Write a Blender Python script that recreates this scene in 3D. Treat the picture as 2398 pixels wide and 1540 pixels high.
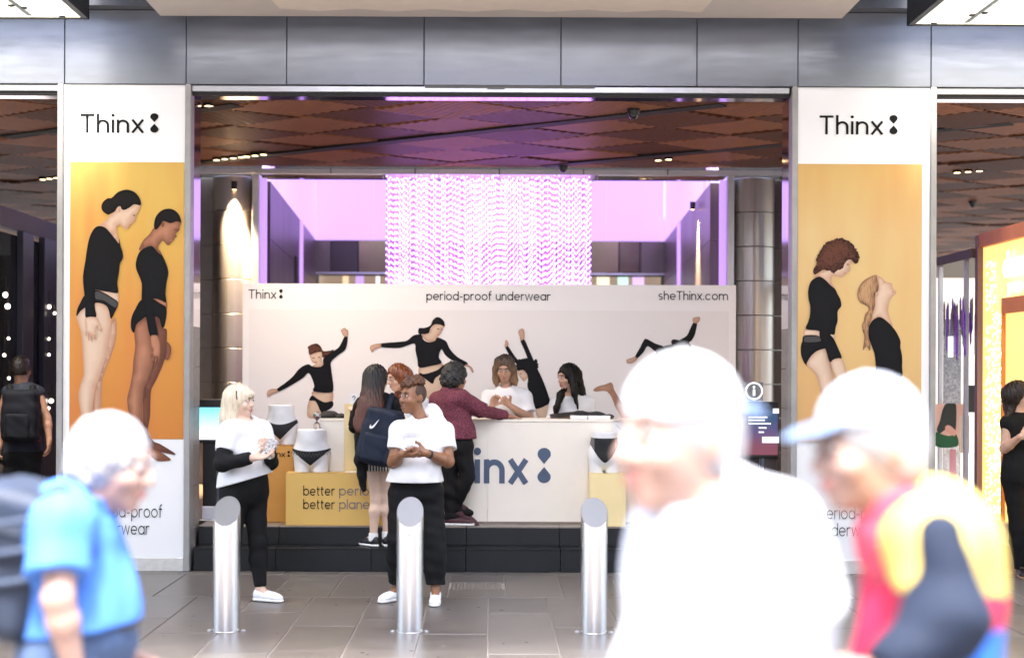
import bpy, bmesh, math, random
import numpy as np
from mathutils import Vector, Matrix

for o in list(bpy.data.objects):
    bpy.data.objects.remove(o)
S = bpy.context.scene
COL = S.collection
R = random.Random(7)
PI = math.pi

# ---------------------------------------------------------------- camera, world, sun, exposure
FD, CX, CY, ROLL, EYE = 3329.0, 1146.0, 872.5, 0.004, 1.725
cam = bpy.data.cameras.new('camera')
cam.sensor_width = 36.0
cam.lens = 50.0
cam.shift_x = 0.0219
cam.shift_y = 0.0428
cam.clip_start = 0.1
cam.clip_end = 500
cam.dof.use_dof = True
cam.dof.focus_distance = 11.6
cam.dof.aperture_fstop = 1.25
camo = bpy.data.objects.new('camera', cam)
COL.objects.link(camo)
camo.location = (0, 0, EYE)
camo.rotation_euler = (PI / 2, -ROLL, 0)
S.camera = camo

SUN_EL, SUN_AZ = math.radians(66), math.radians(186)     # azimuth clockwise from +Y, light comes from behind the camera, slightly left
world = bpy.data.worlds.new('World')
S.world = world
world.use_nodes = True
wn = world.node_tree.nodes
sky = wn.new('ShaderNodeTexSky')
sky.sky_type = 'NISHITA'
sky.sun_disc = False
sky.sun_elevation = SUN_EL
sky.sun_rotation = SUN_AZ
sky.air_density = 1.0
sky.dust_density = 3.5
bg = wn['Background']
bg.inputs['Strength'].default_value = 0.11
world.node_tree.links.new(sky.outputs[0], bg.inputs[0])

sl = bpy.data.lights.new('sun', 'SUN')
sl.energy = 1.5
sl.angle = math.radians(14)
sl.color = (1.0, 0.975, 0.945)
so = bpy.data.objects.new('sun', sl)
COL.objects.link(so)
sd = Vector((math.sin(SUN_AZ) * math.cos(SUN_EL), math.cos(SUN_AZ) * math.cos(SUN_EL), math.sin(SUN_EL)))
so.rotation_euler = sd.to_track_quat('Z', 'Y').to_euler()
so.location = sd * 40

S.view_settings.view_transform = 'Standard'
S.view_settings.look = 'None'
S.view_settings.exposure = 3.48
S.view_settings.gamma = 1.0
S.view_settings.use_curve_mapping = False
S.render.engine = 'CYCLES'
S.cycles.use_denoising = True
S.cycles.max_bounces = 8
S.cycles.sample_clamp_indirect = 6.0
S.cycles.caustics_reflective = False
S.cycles.caustics_refractive = False

# ---------------------------------------------------------------- helpers
def P(px, py, D):
    """a point seen at picture position px,py (2397 wide) standing D metres in front of the camera"""
    dx, dy = px - CX, py - CY
    tx, ty = dx + ROLL * dy, dy - ROLL * dx
    return Vector((tx * D / FD, D, EYE - ty * D / FD))

def lin(c):
    if isinstance(c, str):
        c = c.lstrip('#')
        c = [int(c[i:i + 2], 16) / 255 for i in (0, 2, 4)]
        c = [x / 12.92 if x <= .04045 else ((x + .055) / 1.055) ** 2.4 for x in c]
    return tuple(c[:3])

MATS = {}
EK = .56
def mat(name, col=(.5, .5, .5), rough=.6, metal=0., spec=.5, emit=None, estr=0., alpha=1., trans=0., sss=0.,
        noise=0., nscale=8., nstretch=(1, 1, 1), bump=0., bscale=40., bstretch=(1, 1, 1), rnoise=0., aniso=0., coat=0., sheen=0.):
    if name in MATS:
        return MATS[name]
    m = bpy.data.materials.new(name)
    m.use_nodes = True
    nt = m.node_tree
    b = nt.nodes['Principled BSDF']
    col = lin(col)
    b.inputs['Base Color'].default_value = (*col, 1)
    b.inputs['Roughness'].default_value = rough
    b.inputs['Metallic'].default_value = metal
    b.inputs['Specular IOR Level'].default_value = spec
    b.inputs['Alpha'].default_value = alpha
    b.inputs['Transmission Weight'].default_value = trans
    b.inputs['Anisotropic'].default_value = aniso
    b.inputs['Coat Weight'].default_value = coat
    b.inputs['Sheen Weight'].default_value = sheen
    if sss:
        b.inputs['Subsurface Weight'].default_value = sss
        b.inputs['Subsurface Radius'].default_value = (.012, .005, .003)
        b.inputs['Subsurface Scale'].default_value = 1.0
    if emit is not None:
        b.inputs['Emission Color'].default_value = (*lin(emit), 1)
        b.inputs['Emission Strength'].default_value = estr * EK      # lamps and screens set against the bright exposure
    if noise or bump or rnoise:
        tc = nt.nodes.new('ShaderNodeTexCoord')
        def nz(scale, stretch):
            mp = nt.nodes.new('ShaderNodeMapping')
            mp.inputs['Scale'].default_value = stretch
            nt.links.new(tc.outputs['Object'], mp.inputs[0])
            t = nt.nodes.new('ShaderNodeTexNoise')
            t.inputs['Scale'].default_value = scale
            t.inputs['Detail'].default_value = 6
            t.inputs['Roughness'].default_value = .6
            nt.links.new(mp.outputs[0], t.inputs['Vector'])
            return t
        if noise or rnoise:
            t = nz(nscale, nstretch)
        if noise:
            r = nt.nodes.new('ShaderNodeValToRGB')
            r.color_ramp.elements[0].position = .3
            r.color_ramp.elements[1].position = .7
            r.color_ramp.elements[0].color = (*[max(0, c * (1 - noise)) for c in col], 1)
            r.color_ramp.elements[1].color = (*[min(1, c * (1 + noise)) for c in col], 1)
            nt.links.new(t.outputs[0], r.inputs[0])
            nt.links.new(r.outputs[0], b.inputs['Base Color'])
        if rnoise:
            mr = nt.nodes.new('ShaderNodeMapRange')
            mr.inputs[1].default_value, mr.inputs[2].default_value = .3, .7
            mr.inputs[3].default_value, mr.inputs[4].default_value = max(0, rough - rnoise), min(1, rough + rnoise)
            nt.links.new(t.outputs[0], mr.inputs[0])
            nt.links.new(mr.outputs[0], b.inputs['Roughness'])
        if bump:
            t2 = nz(bscale, bstretch)
            bp = nt.nodes.new('ShaderNodeBump')
            bp.inputs['Strength'].default_value = bump
            bp.inputs['Distance'].default_value = .01
            nt.links.new(t2.outputs[0], bp.inputs['Height'])
            nt.links.new(bp.outputs[0], b.inputs['Normal'])
    MATS[name] = m
    return m

def wpos(o):
    p = Vector((0, 0, 0))
    while o is not None:
        p += o.location
        o = o.parent
    return p

def put(name, me, parent=None, m=None, local=False, smooth=False):
    """link a mesh built in world coordinates (local: in its parent's) as one object"""
    if m is not None and not me.materials:
        me.materials.append(m)
    if smooth:
        me.polygons.foreach_set('use_smooth', [True] * len(me.polygons))
    o = bpy.data.objects.new(name, me)
    COL.objects.link(o)
    if parent is not None:
        o.parent = parent
        if not local:
            o.location = -wpos(parent)
    return o

def tag(o, label=None, cat=None, group=None, kind=None):
    for k, v in (('label', label), ('category', cat), ('group', group), ('kind', kind)):
        if v:
            o[k] = v
    return o

def thing(name, label, cat, loc=(0, 0, 0), group=None):
    o = bpy.data.objects.new(name, None)
    COL.objects.link(o)
    o.location = loc
    o.empty_display_size = .1
    return tag(o, label, cat, group)

def kids(o):
    return [c for c in bpy.data.objects if c.parent == o]

def copy_tree(o, parent=None):
    c = o.copy()
    COL.objects.link(c)
    c.parent = parent
    for ch in kids(o):
        copy_tree(ch, c)
    return c

class MB:
    """collects simple solids into one mesh"""
    def __init__(s):
        s.v, s.f, s.mi = [], [], []
    def add(s, vs, fs, mi=0):
        n = len(s.v)
        s.v += [tuple(p) for p in vs]
        s.f += [tuple(i + n for i in f) for f in fs]
        s.mi += [mi] * len(fs)
        return s
    def box(s, x0, x1, y0, y1, z0, z1, mi=0):
        v = [(x, y, z) for z in (z0, z1) for y in (y0, y1) for x in (x0, x1)]
        return s.add(v, [(0, 2, 3, 1), (4, 5, 7, 6), (0, 1, 5, 4), (2, 6, 7, 3), (0, 4, 6, 2), (1, 3, 7, 5)], mi)
    def prism(s, pts, axis, d):
        """polygon (closed list of 3d points) swept by vector d"""
        n = len(pts)
        a = [Vector(p) for p in pts]
        b = [p + Vector(d) for p in a]
        fs = [tuple(range(n))[::-1], tuple(range(n, 2 * n))] + [(i, (i + 1) % n, n + (i + 1) % n, n + i) for i in range(n)]
        return s.add(a + b, fs)
    def tube(s, pts, r, n=8, mi=0, cap=True):
        pts = [Vector(p) for p in pts]
        rs = r if isinstance(r, (list, tuple)) else [r] * len(pts)
        vs = []
        up = Vector((0, 0, 1))
        for i, p in enumerate(pts):
            t = (pts[min(i + 1, len(pts) - 1)] - pts[max(i - 1, 0)]).normalized()
            a = t.cross(up)
            if a.length < .05:
                a = t.cross(Vector((1, 0, 0)))
            a.normalize()
            b = t.cross(a)
            vs += [p + (a * math.cos(q) + b * math.sin(q)) * rs[i] for q in [2 * PI * k / n for k in range(n)]]
        fs = [(i * n + k, i * n + (k + 1) % n, (i + 1) * n + (k + 1) % n, (i + 1) * n + k) for i in range(len(pts) - 1) for k in range(n)]
        if cap:
            fs += [tuple(range(n))[::-1], tuple(range((len(pts) - 1) * n, len(pts) * n))]
        return s.add(vs, fs, mi)
    def lathe(s, prof, c=(0, 0, 0), n=24, mi=0):
        vs, fs = [], []
        for r, z in prof:
            vs += [(c[0] + r * math.cos(2 * PI * k / n), c[1] + r * math.sin(2 * PI * k / n), c[2] + z) for k in range(n)]
        for i in range(len(prof) - 1):
            fs += [(i * n + k, i * n + (k + 1) % n, (i + 1) * n + (k + 1) % n, (i + 1) * n + k) for k in range(n)]
        fs += [tuple(range(n))[::-1], tuple(range((len(prof) - 1) * n, len(prof) * n))]
        return s.add(vs, fs, mi)
    def ball(s, c, r, rad=None, u=10, w=7, mi=0):
        rx, ry, rz = rad or (r, r, r)
        vs = [(c[0], c[1], c[2] - rz)]
        for i in range(1, w):
            t = -PI / 2 + PI * i / w
            vs += [(c[0] + rx * math.cos(t) * math.cos(2 * PI * k / u), c[1] + ry * math.cos(t) * math.sin(2 * PI * k / u), c[2] + rz * math.sin(t)) for k in range(u)]
        vs.append((c[0], c[1], c[2] + rz))
        fs = [(0, 1 + (k + 1) % u, 1 + k) for k in range(u)]
        for i in range(w - 2):
            fs += [(1 + i * u + k, 1 + i * u + (k + 1) % u, 1 + (i + 1) * u + (k + 1) % u, 1 + (i + 1) * u + k) for k in range(u)]
        L = len(vs) - 1
        fs += [(L, 1 + (w - 2) * u + k, 1 + (w - 2) * u + (k + 1) % u) for k in range(u)]
        return s.add(vs, fs, mi)
    def mesh(s, bevel=0., seg=1, mats=None):
        me = bpy.data.meshes.new('m')
        me.from_pydata(s.v, [], s.f)
        if bevel:
            bm = bmesh.new()
            bm.from_mesh(me)
            bmesh.ops.bevel(bm, geom=bm.edges[:], offset=bevel, segments=seg, affect='EDGES', clamp_overlap=True)
            bm.to_mesh(me)
            bm.free()
        else:
            me.polygons.foreach_set('material_index', s.mi)
        for m in mats or []:
            me.materials.append(m)
        me.update()
        return me
    def build(s, name, m, parent=None, bevel=0., smooth=False, local=False, seg=1):
        return put(name, s.mesh(bevel, seg), parent, m, local, smooth)

def bx(name, m, parent, x0, x1, y0, y1, z0, z1, bevel=0., **k):
    return MB().box(x0, x1, y0, y1, z0, z1).build(name, m, parent, bevel, **k)

# ---------------------------------------------------------------- stroke lettering (geometric sans)
def arc(cx, cy, r, a0, a1, n=None, ry=None):
    n = n or max(6, int(abs(a1 - a0) / 9))
    return [(cx + r * math.cos(math.radians(a0 + (a1 - a0) * i / n)), cy + (ry or r) * math.sin(math.radians(a0 + (a1 - a0) * i / n))) for i in range(n + 1)]

XH = .70
def glyph(ch, w):
    """strokes (polyline, closed, shift) and advance for one letter, cap height 1"""
    h = w / 2
    r = XH / 2 - h
    rr = r * 1.0
    st, L = [], None
    bowl = lambda cx: (arc(cx, XH / 2, rr, 0, 360, 32), True)
    if ch == ' ':
        return [], .30
    if ch in 'oabdpqec':
        x0 = h
        cx = x0 + rr
        if ch == 'o': st = [bowl(cx)]; L = 2 * rr + w
        if ch == 'a': st = [bowl(cx), ([(cx + rr, 0), (cx + rr, XH)], False)]; L = 2 * rr + w
        if ch == 'd': st = [bowl(cx), ([(cx + rr, 0), (cx + rr, 1.02)], False)]; L = 2 * rr + w
        if ch == 'b': st = [bowl(cx), ([(x0, 0), (x0, 1.02)], False)]; L = 2 * rr + w
        if ch == 'p': st = [bowl(cx), ([(x0, -.30), (x0, XH)], False)]; L = 2 * rr + w
        if ch == 'q': st = [bowl(cx), ([(cx + rr, -.30), (cx + rr, XH)], False)]; L = 2 * rr + w
        if ch == 'e': st = [(arc(cx, XH / 2, rr, 0, 318), False), ([(cx - rr, XH / 2), (cx + rr + h * .2, XH / 2)], False)]; L = 2 * rr + w
        if ch == 'c': st = [(arc(cx, XH / 2, rr, 42, 318), False)]; L = 2 * rr + w * .7
    elif ch in 'hnum':
        a = .235
        top = 1.02 if ch == 'h' else XH
        if ch == 'u':
            st = [([(h, XH), (h, a + h)] + arc(h + a, a + h, a, 180, 360) + [(h + 2 * a, XH)], False), ([(h + 2 * a, XH), (h + 2 * a, 0)], False)]
            L = 2 * a + w
        else:
            arch = lambda x: ([(x, 0), (x, XH - h - a)] + arc(x + a, XH - h - a, a, 180, 0) + [(x + 2 * a, 0)], False)
            st = [([(h, 0), (h, top)], False), arch(h)]
            L = 2 * a + w
            if ch == 'm':
                st.append(arch(h + 2 * a)); L = 4 * a + w
    elif ch == 'r':
        a = .24
        st = [([(h, 0), (h, XH)], False), ([(h, XH - h - a)] + arc(h + a, XH - h - a, a, 180, 62), False)]
        L = h + a + .13
    elif ch == 'i':
        st = [([(h, 0), (h, XH)], False), ('dot', h, .93, w * .66)]; L = w
    elif ch == 'l':
        st = [([(h, 0), (h, 1.02)], False)]; L = w
    elif ch == 'f':
        st = [([(.14, 0), (.14, .82)] + arc(.14 + .17, .82, .17, 180, 75), False), ([(0, XH - h), (.36, XH - h)], False)]; L = .38
    elif ch == 't':
        st = [([(.14, .92), (.14, .19)] + arc(.14 + .16, .19, .16 , 180, 275), False), ([(0, XH - h), (.36, XH - h)], False)]; L = .38
    elif ch == 'T':
        st = [([(0, 1 - h), (.66, 1 - h)], False), ([(.33, 0), (.33, 1)], False)]; L = .66
    elif ch == 'x':
        st = [([(h * .6, 0), (.54, XH)], False), ([(.54, 0), (h * .6, XH)], False)]; L = .58
    elif ch == 'w':
        st = [([(h * .5, XH), (.22, 0.02), (.44, XH), (.66, 0.02), (.86, XH)], False)]; L = .89
    elif ch == 's':
        q = XH / 4 - h * .5
        st = [(arc(.2 + h, XH - h - q, .19, 40, 260, 14, ry=q) + arc(.2 + h, h + q, .2, 80, -140, 14, ry=q), False)]; L = .4 + w
    elif ch == '.':
        st = [('dot', w * .66, w * .66, w * .66)]; L = w * 1.3
    elif ch == '-':
        st = [([(.03, .36), (.36, .36)], False)]; L = .39
    elif ch == ':':          # the two facing drops
        st = [('drop', .17, .80, .17, -1), ('drop', .17, .17, .17, 1)]; L = .34
    elif ch == '*':
        st = []; L = .1
    return st, L

def ribbon(pts, w, closed):
    pts = [Vector((p[0], p[1])) for p in pts]
    pts = [p for i, p in enumerate(pts) if i == 0 or (p - pts[i - 1]).length > 1e-4]
    n = len(pts)
    if closed:
        pts = pts[:-1]
        n -= 1
    left, right = [], []
    for i in range(n):
        a = pts[(i - 1) % n] if closed or i > 0 else None
        b = pts[(i + 1) % n] if closed or i < n - 1 else None
        d1 = (pts[i] - a).normalized() if a is not None else None
        d2 = (b - pts[i]).normalized() if b is not None else None
        d1 = d1 if d1 is not None else d2
        d2 = d2 if d2 is not None else d1
        n1 = Vector((-d1.y, d1.x)); n2 = Vector((-d2.y, d2.x))
        m = n1 + n2
        m.normalize()
        k = min(2.2, 1 / max(.35, m.dot(n1)))
        left.append(pts[i] + m * (w / 2 * k))
        right.append(pts[i] - m * (w / 2 * k))
    return left, right

def lettering(text, w=.125, gap=.115, ratio=1.0):
    """2d pieces: list of (outline vertices, faces) with cap height 1; returns pieces, width"""
    x, out = 0., []
    for ch in text:
        st, L = glyph(ch, w)
        for s in st:
            if s[0] == 'dot':
                _, cx, cy, rr = s
                vs = [(x + cx + rr * math.cos(2 * PI * k / 20), cy + rr * math.sin(2 * PI * k / 20)) for k in range(20)]
                out.append((vs, [tuple(range(20))]))
            elif s[0] == 'drop':
                _, cx, cy, rr, sg = s
                vs = [(x + cx + q[0], cy + sg * q[1]) for q in [(rr * math.cos(math.radians(a)), rr * math.sin(math.radians(a))) for a in range(148, 393, 7)]] + [(x + cx, cy + sg * rr * 1.62)]
                vs = vs if sg > 0 else vs[::-1]
                out.append((vs, [tuple(range(len(vs)))]))
            else:
                pts, closed = s
                l, r = ribbon(pts, w, closed)
                n = len(l)
                vs = [(x + p.x, p.y) for p in l] + [(x + p.x, p.y) for p in r]
                fs = [(i, n + i, n + (i + 1) % n, (i + 1) % n) for i in range(n if closed else n - 1)]
                out.append((vs, fs))
        x += L + gap
    return out, x - gap

def text_mesh(text, height, origin, xdir=(1, 0, 0), zdir=(0, 0, 1), nrm=(0, -1, 0), w=.125, gap=.115, align='l', width=None, lift=.002, fit=None):
    pcs, L = lettering(text, w, gap)
    sx = height if fit is None else fit / L
    o, X, Z, N = Vector(origin), Vector(xdir), Vector(zdir), Vector(nrm)
    off = {'l': 0, 'c': -L * sx / 2, 'r': -L * sx}[align]
    b = MB()
    for k, (vs, fs) in enumerate(pcs):
        q = [o + X * (off + p[0] * sx) + Z * (p[1] * height) + N * (lift + .0004 * (k % 5)) for p in vs]
        b.add(q, fs)
    return b

# ---------------------------------------------------------------- flat print: smooth closed outlines
def smooth_loop(pts, sub=4):
    n = len(pts)
    out = []
    for i in range(n):
        p0, p1, p2, p3 = (Vector(pts[(i + k) % n]) for k in (-1, 0, 1, 2))
        for j in range(sub):
            t = j / sub
            c = .5 * ((2 * p1) + (p2 - p0) * t + (2 * p0 - 5 * p1 + 4 * p2 - p3) * t * t + (3 * p1 - p0 - 3 * p2 + p3) * t ** 3)
            lo = [min(p1[k], p2[k]) - 6 for k in (0, 1)]
            hi = [max(p1[k], p2[k]) + 6 for k in (0, 1)]
            out.append((min(max(c[0], lo[0]), hi[0]), min(max(c[1], lo[1]), hi[1])))
    return out

def printed(name, pts, conv, D, lift, m, parent, sub=4, curl=0.):
    """a flat printed shape: picture outline -> the banner's own plane, lift metres proud of it.
    'shade' holds the soft studio shading of the printed photograph (darker towards the outline)"""
    from mathutils.geometry import delaunay_2d_cdt
    lp = smooth_loop(pts, sub) if sub > 1 else list(pts)
    if curl:
        rj = random.Random(len(lp))
        cxm, cym = sum(p[0] for p in lp) / len(lp), sum(p[1] for p in lp) / len(lp)
        lp = [(cxm + (p[0] - cxm) * q, cym + (p[1] - cym) * q) for p, q in ((p, 1 + curl * rj.uniform(-.6, 1)) for p in lp)]
    A = np.array(lp)
    B = np.roll(A, -1, 0)
    w, h = A.max(0) - A.min(0)
    step = max(min(w, h) / 9, 5.)
    gx, gy = np.meshgrid(np.arange(A[:, 0].min() + step / 2, A[:, 0].max(), step), np.arange(A[:, 1].min() + step / 2, A[:, 1].max(), step))
    G = np.stack([gx.ravel(), gy.ravel()], 1)
    def dist(Q):
        d = B - A
        t = np.clip(((Q[:, None] - A) * d).sum(2) / ((d * d).sum(1) + 1e-9), 0, 1)
        near = A + t[..., None] * d
        L = np.linalg.norm(Q[:, None] - near, axis=2)
        k = L.argmin(1)
        return L[np.arange(len(Q)), k], Q - near[np.arange(len(Q)), k]
    x, y = G[:, 0:1], G[:, 1:2]
    cr = ((A[:, 1] > y) != (B[:, 1] > y)) & (x < (B[:, 0] - A[:, 0]) * (y - A[:, 1]) / (B[:, 1] - A[:, 1] + 1e-12) + A[:, 0])
    ins = cr.sum(1) % 2 == 1
    G = G[ins]
    if len(G):
        dg, vec = dist(G)
        keep = dg > step * .45
        G, dg, vec = G[keep], dg[keep], vec[keep]
    n = len(lp)
    allp = [Vector(p) for p in lp] + [Vector(p) for p in G]
    vo, eo, fo, ov, _, _ = delaunay_2d_cdt(allp, [(i, (i + 1) % n) for i in range(n)], [tuple(range(n))], 1, 1e-5)
    V = np.array([(p.x, p.y) for p in vo])
    dv, vec = dist(V)
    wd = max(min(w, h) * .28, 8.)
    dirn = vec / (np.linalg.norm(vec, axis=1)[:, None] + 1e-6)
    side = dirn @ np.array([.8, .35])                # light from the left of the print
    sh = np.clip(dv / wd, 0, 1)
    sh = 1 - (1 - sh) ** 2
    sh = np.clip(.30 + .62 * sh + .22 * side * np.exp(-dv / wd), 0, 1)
    vs = []
    for p in V:
        px, py = conv(*p)
        v = P(px, py, D)
        vs.append((v.x, D - lift, v.z))
    fs = []
    for t in fo:
        a, b, c = (vs[i] for i in t[:3])
        k = (b[0] - a[0]) * (c[2] - a[2]) - (b[2] - a[2]) * (c[0] - a[0])
        fs.append(tuple(t) if k > 0 else tuple(t)[::-1])
    me = MB().add(vs, fs).mesh()
    at_ = me.attributes.new('shade', 'FLOAT', 'POINT')
    at_.data.foreach_set('value', sh.astype(np.float32))
    return put(name, me, parent, m)

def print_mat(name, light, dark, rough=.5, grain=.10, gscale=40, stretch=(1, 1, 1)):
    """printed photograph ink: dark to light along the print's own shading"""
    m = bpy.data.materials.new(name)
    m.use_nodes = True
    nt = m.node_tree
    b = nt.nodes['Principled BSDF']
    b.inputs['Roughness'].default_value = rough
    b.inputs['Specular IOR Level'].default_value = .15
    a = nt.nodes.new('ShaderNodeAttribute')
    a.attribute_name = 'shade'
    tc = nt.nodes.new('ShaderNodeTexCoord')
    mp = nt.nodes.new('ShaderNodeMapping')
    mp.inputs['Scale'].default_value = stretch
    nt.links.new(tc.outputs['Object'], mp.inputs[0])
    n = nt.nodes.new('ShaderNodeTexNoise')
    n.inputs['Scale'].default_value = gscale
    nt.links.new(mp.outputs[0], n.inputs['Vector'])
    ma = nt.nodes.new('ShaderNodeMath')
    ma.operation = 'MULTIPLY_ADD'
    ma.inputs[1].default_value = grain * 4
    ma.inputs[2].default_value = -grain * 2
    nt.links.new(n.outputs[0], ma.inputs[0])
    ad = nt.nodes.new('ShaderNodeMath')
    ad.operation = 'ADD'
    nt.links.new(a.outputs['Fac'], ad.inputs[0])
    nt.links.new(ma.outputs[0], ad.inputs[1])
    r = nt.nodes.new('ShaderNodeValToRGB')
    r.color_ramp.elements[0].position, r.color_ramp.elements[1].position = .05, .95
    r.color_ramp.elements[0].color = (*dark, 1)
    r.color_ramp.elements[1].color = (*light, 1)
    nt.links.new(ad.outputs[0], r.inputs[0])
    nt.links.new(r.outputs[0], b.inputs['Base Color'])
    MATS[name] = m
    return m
# ---------------------------------------------------------------- materials of the setting
F0 = 12.31
steel = mat('brushed_steel', (.235, .25, .285), .46, .95, noise=.06, nscale=3, nstretch=(1, 1, 6), bump=.06, bscale=120, bstretch=(1, 1, .03), rnoise=.06)
steel_light = mat('pale_steel', (.66, .68, .72), .4, .85, noise=.05)
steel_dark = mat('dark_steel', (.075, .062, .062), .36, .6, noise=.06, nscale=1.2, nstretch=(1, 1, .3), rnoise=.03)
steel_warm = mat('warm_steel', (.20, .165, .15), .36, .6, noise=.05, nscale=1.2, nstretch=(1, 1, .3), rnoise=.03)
mirror = mat('polished_steel', (.72, .70, .74), .09, 1.)
jamb_grey = mat('jamb_grey', (.32, .31, .30), .5, .3, noise=.12, nscale=5)
stone_wall = mat('jamb_stone', (.26, .23, .21), .5, noise=.2, nscale=14, bump=.1)
black_gap = mat('black_gap', (.012, .012, .013), .7)
white_panel = mat('white_panel', (.80, .80, .80), .35, noise=.015, nscale=2)
base_stone = mat('skirting_stone', (.55, .53, .50), .55, noise=.12, nscale=18, bump=.1)
soffit_m = mat('soffit_paint', (.55, .51, .48), .6, noise=.04, nscale=3)
soffit_pale = mat('soffit_pale', (.74, .66, .58), .6, noise=.04)
frame_black = mat('canopy_frame', (.025, .024, .024), .4, .5)
paver_m = mat('bluestone', (.112, .098, .088), .36, spec=.5, noise=.22, nscale=4.5, nstretch=(.55, 2.4, 1), bump=.10, bscale=70, rnoise=.04)
paver_b = mat('bluestone_pale', (.124, .110, .098), .38, spec=.5, noise=.20, nscale=5, nstretch=(.55, 2.4, 1), bump=.10, bscale=70, rnoise=.04)
paver_c = mat('bluestone_dark', (.100, .088, .079), .34, spec=.5, noise=.22, nscale=4, nstretch=(.55, 2.4, 1), bump=.10, bscale=70, rnoise=.04)
grout = mat('grout', (.22, .20, .185), .85)
step_m = mat('black_granite', (.004, .004, .0046), .36, noise=.35, nscale=60, bump=.03)
step_edge = mat('step_nosing', (.20, .17, .15), .4, noise=.2)
floor_in = mat('platform_tile', (.22, .17, .135), .35, noise=.15, nscale=4)
wood_a = mat('timber_slat', (.27, .112, .052), .5, spec=.25, noise=.28, nscale=9, nstretch=(1, 1, 1), rnoise=.08)
wood_b = mat('timber_slat_shaded', (.125, .05, .025), .5, spec=.25, noise=.28, nscale=9, rnoise=.08)  # same timber, darker tone paints in the shading of slats turned the other way
purple_glow = mat('violet_light_wall', (.6, .4, .8), .5, emit=(.60, .40, .95), estr=.18)
purple_strip = mat('violet_strip', (.6, .4, .8), .5, emit=(.62, .36, 1.0), estr=.15)  # emission stands in for violet light caught on the wall reveals
bead_glow = mat('chandelier_bead', (.9, .8, 1), .3, emit=(.74, .37, 1.0), estr=.58)
wire_glow = mat('chandelier_wire', (.4, .15, .6), .3, emit=(.34, .09, .80), estr=.10)
warm_lamp = mat('warm_lamp', (1, .8, .5), .4, emit=(1., .62, .28), estr=2.2)
white_lamp = mat('white_lamp', (1, .95, .85), .4, emit=(1., .88, .68), estr=1.6)

# ---------------------------------------------------------------- ground and pavement
g = MB()
g.box(-120, 120, -90, 60, -.5, -.03)
tag(g.build('ground', mat('ground_concrete', (.19, .165, .14), .8, noise=.2, nscale=2)), kind='structure')
pv = thing('pavement', 'grey bluestone pavement of long slabs in front of the arcade', None)
tag(pv, kind='structure')
bx('mortar_bed', grout, pv, -9, 9, 1.0, 12.36, -.03, -.006)
W = .4455
X0 = (1189 / 1.0429 - 1146) * 0 + .0
joint0 = -.005
def paver(x0, x1, y0, y1, m):
    MB().box(x0 + .004, x1 - .004, y0 + .004, y1 - .004, -.03, R.uniform(-.0012, .0008)).build('paver', m, pv, bevel=.004)
pick = lambda: R.choices([paver_m, paver_b, paver_c], [.5, .25, .25])[0]
for k in range(-15, 15):                         # shallow row against the steps, then the row of broad slabs
    xa = .13 + k * .452
    paver(xa - .07, xa + .382, 12.13, 12.36, pick())
    if k == -1:
        continue
    paver(xa, xa + .452, 10.93, 12.13, R.choice([paver_b, paver_m]))
xa = .13 - .452
paver(xa, xa + .452, 10.93, 11.35, paver_b)
paver(xa, xa + .452, 11.72, 12.13, paver_m)
gm = MB()
gm.box(xa + .004, xa + .448, 11.354, 11.716, -.03, -.012)
for i in range(14):
    gm.box(xa + .02 + i * .030, xa + .034 + i * .030, 11.37, 11.70, -.012, .0)
gm.build('drain_grate', paver_b, pv)
for k in range(-12, 13):
    xa = joint0 + k * W
    off = [0, .62, .31, .93][k % 4]
    y1 = 10.93
    first = True
    while y1 > 5.0:
        L = 1.5 if not first else .7 + off * .9
        first = False
        paver(xa, xa + W, max(1.0, y1 - L), y1, pick())
        y1 -= L

# ---------------------------------------------------------------- steps and platform
def sx(px, D): return (px - CX) * D / FD
st = thing('step', None, None); tag(st, kind='structure')
for i, (z0, z1, ya, yb) in enumerate([(0.0, .205, 12.32, 12.56), (.205, .372, 12.53, 13.0)]):
    xs = [-2.56, -1.85, -1.02, -.2, .62, 1.44, 2.1, 2.57]
    for a, b in zip(xs, xs[1:]):
        MB().box(a + .0015, b - .0015, ya, yb, z0, z1 - .012).build('riser_panel', step_m, st, bevel=.003)
        MB().box(a + .0015, b - .0015, ya - .008, yb, z1 - .0118, z1).build('tread_slab', step_edge if i else step_m, st, bevel=.002)
fl = MB().box(-3.9, 3.9, 13.0, 25.0, -.02, .371)
tag(fl.build('platform_floor', floor_in), kind='structure')
sf = MB().box(-9.5, -3.9, 12.36, 26.0, -.03, -.002).box(3.9, 9.5, 12.36, 26.0, -.03, -.002)
tag(sf.build('arcade_floor', floor_in), kind='structure')

# ---------------------------------------------------------------- arcade facade
fac = thing('arcade_facade', 'grey brushed steel arcade front with three wide openings between white pillars', 'building', (0, F0, 0))
ZF0, ZF1 = 4.206, 4.845
jx = [-7.2, -5.0, -3.683, -2.633, -1.764, -.577, .606, 1.782, 2.655, 3.805, 5.1, 7.2]
for a, b in zip(jx, jx[1:]):
    bx('fascia_panel', steel, fac, a + .003, b - .003, F0 - .02, F0 + .06, ZF0, ZF1, .004)
bx('fascia_backing', black_gap, fac, -7.2, 7.2, F0 + .0605, F0 + .215, 4.15, 5.4)
bx('upper_band', mat('upper_band', (.13, .13, .14), .4, .7, noise=.08), fac, -7.2, 7.2, F0 - .17, F0 + .0595, ZF1 + .002, 5.4)
for xa, xb in ((-3.36, -2.74), (2.90, 3.52)):  # unseen slabs added above the canopy gaps to keep the sun off the pillars
    bx('gap_sun_shield', mat('upper_band', (.13, .13, .14)), fac, xa, xb, 5.5, F0 - .171, 5.15, 5.3)
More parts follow.
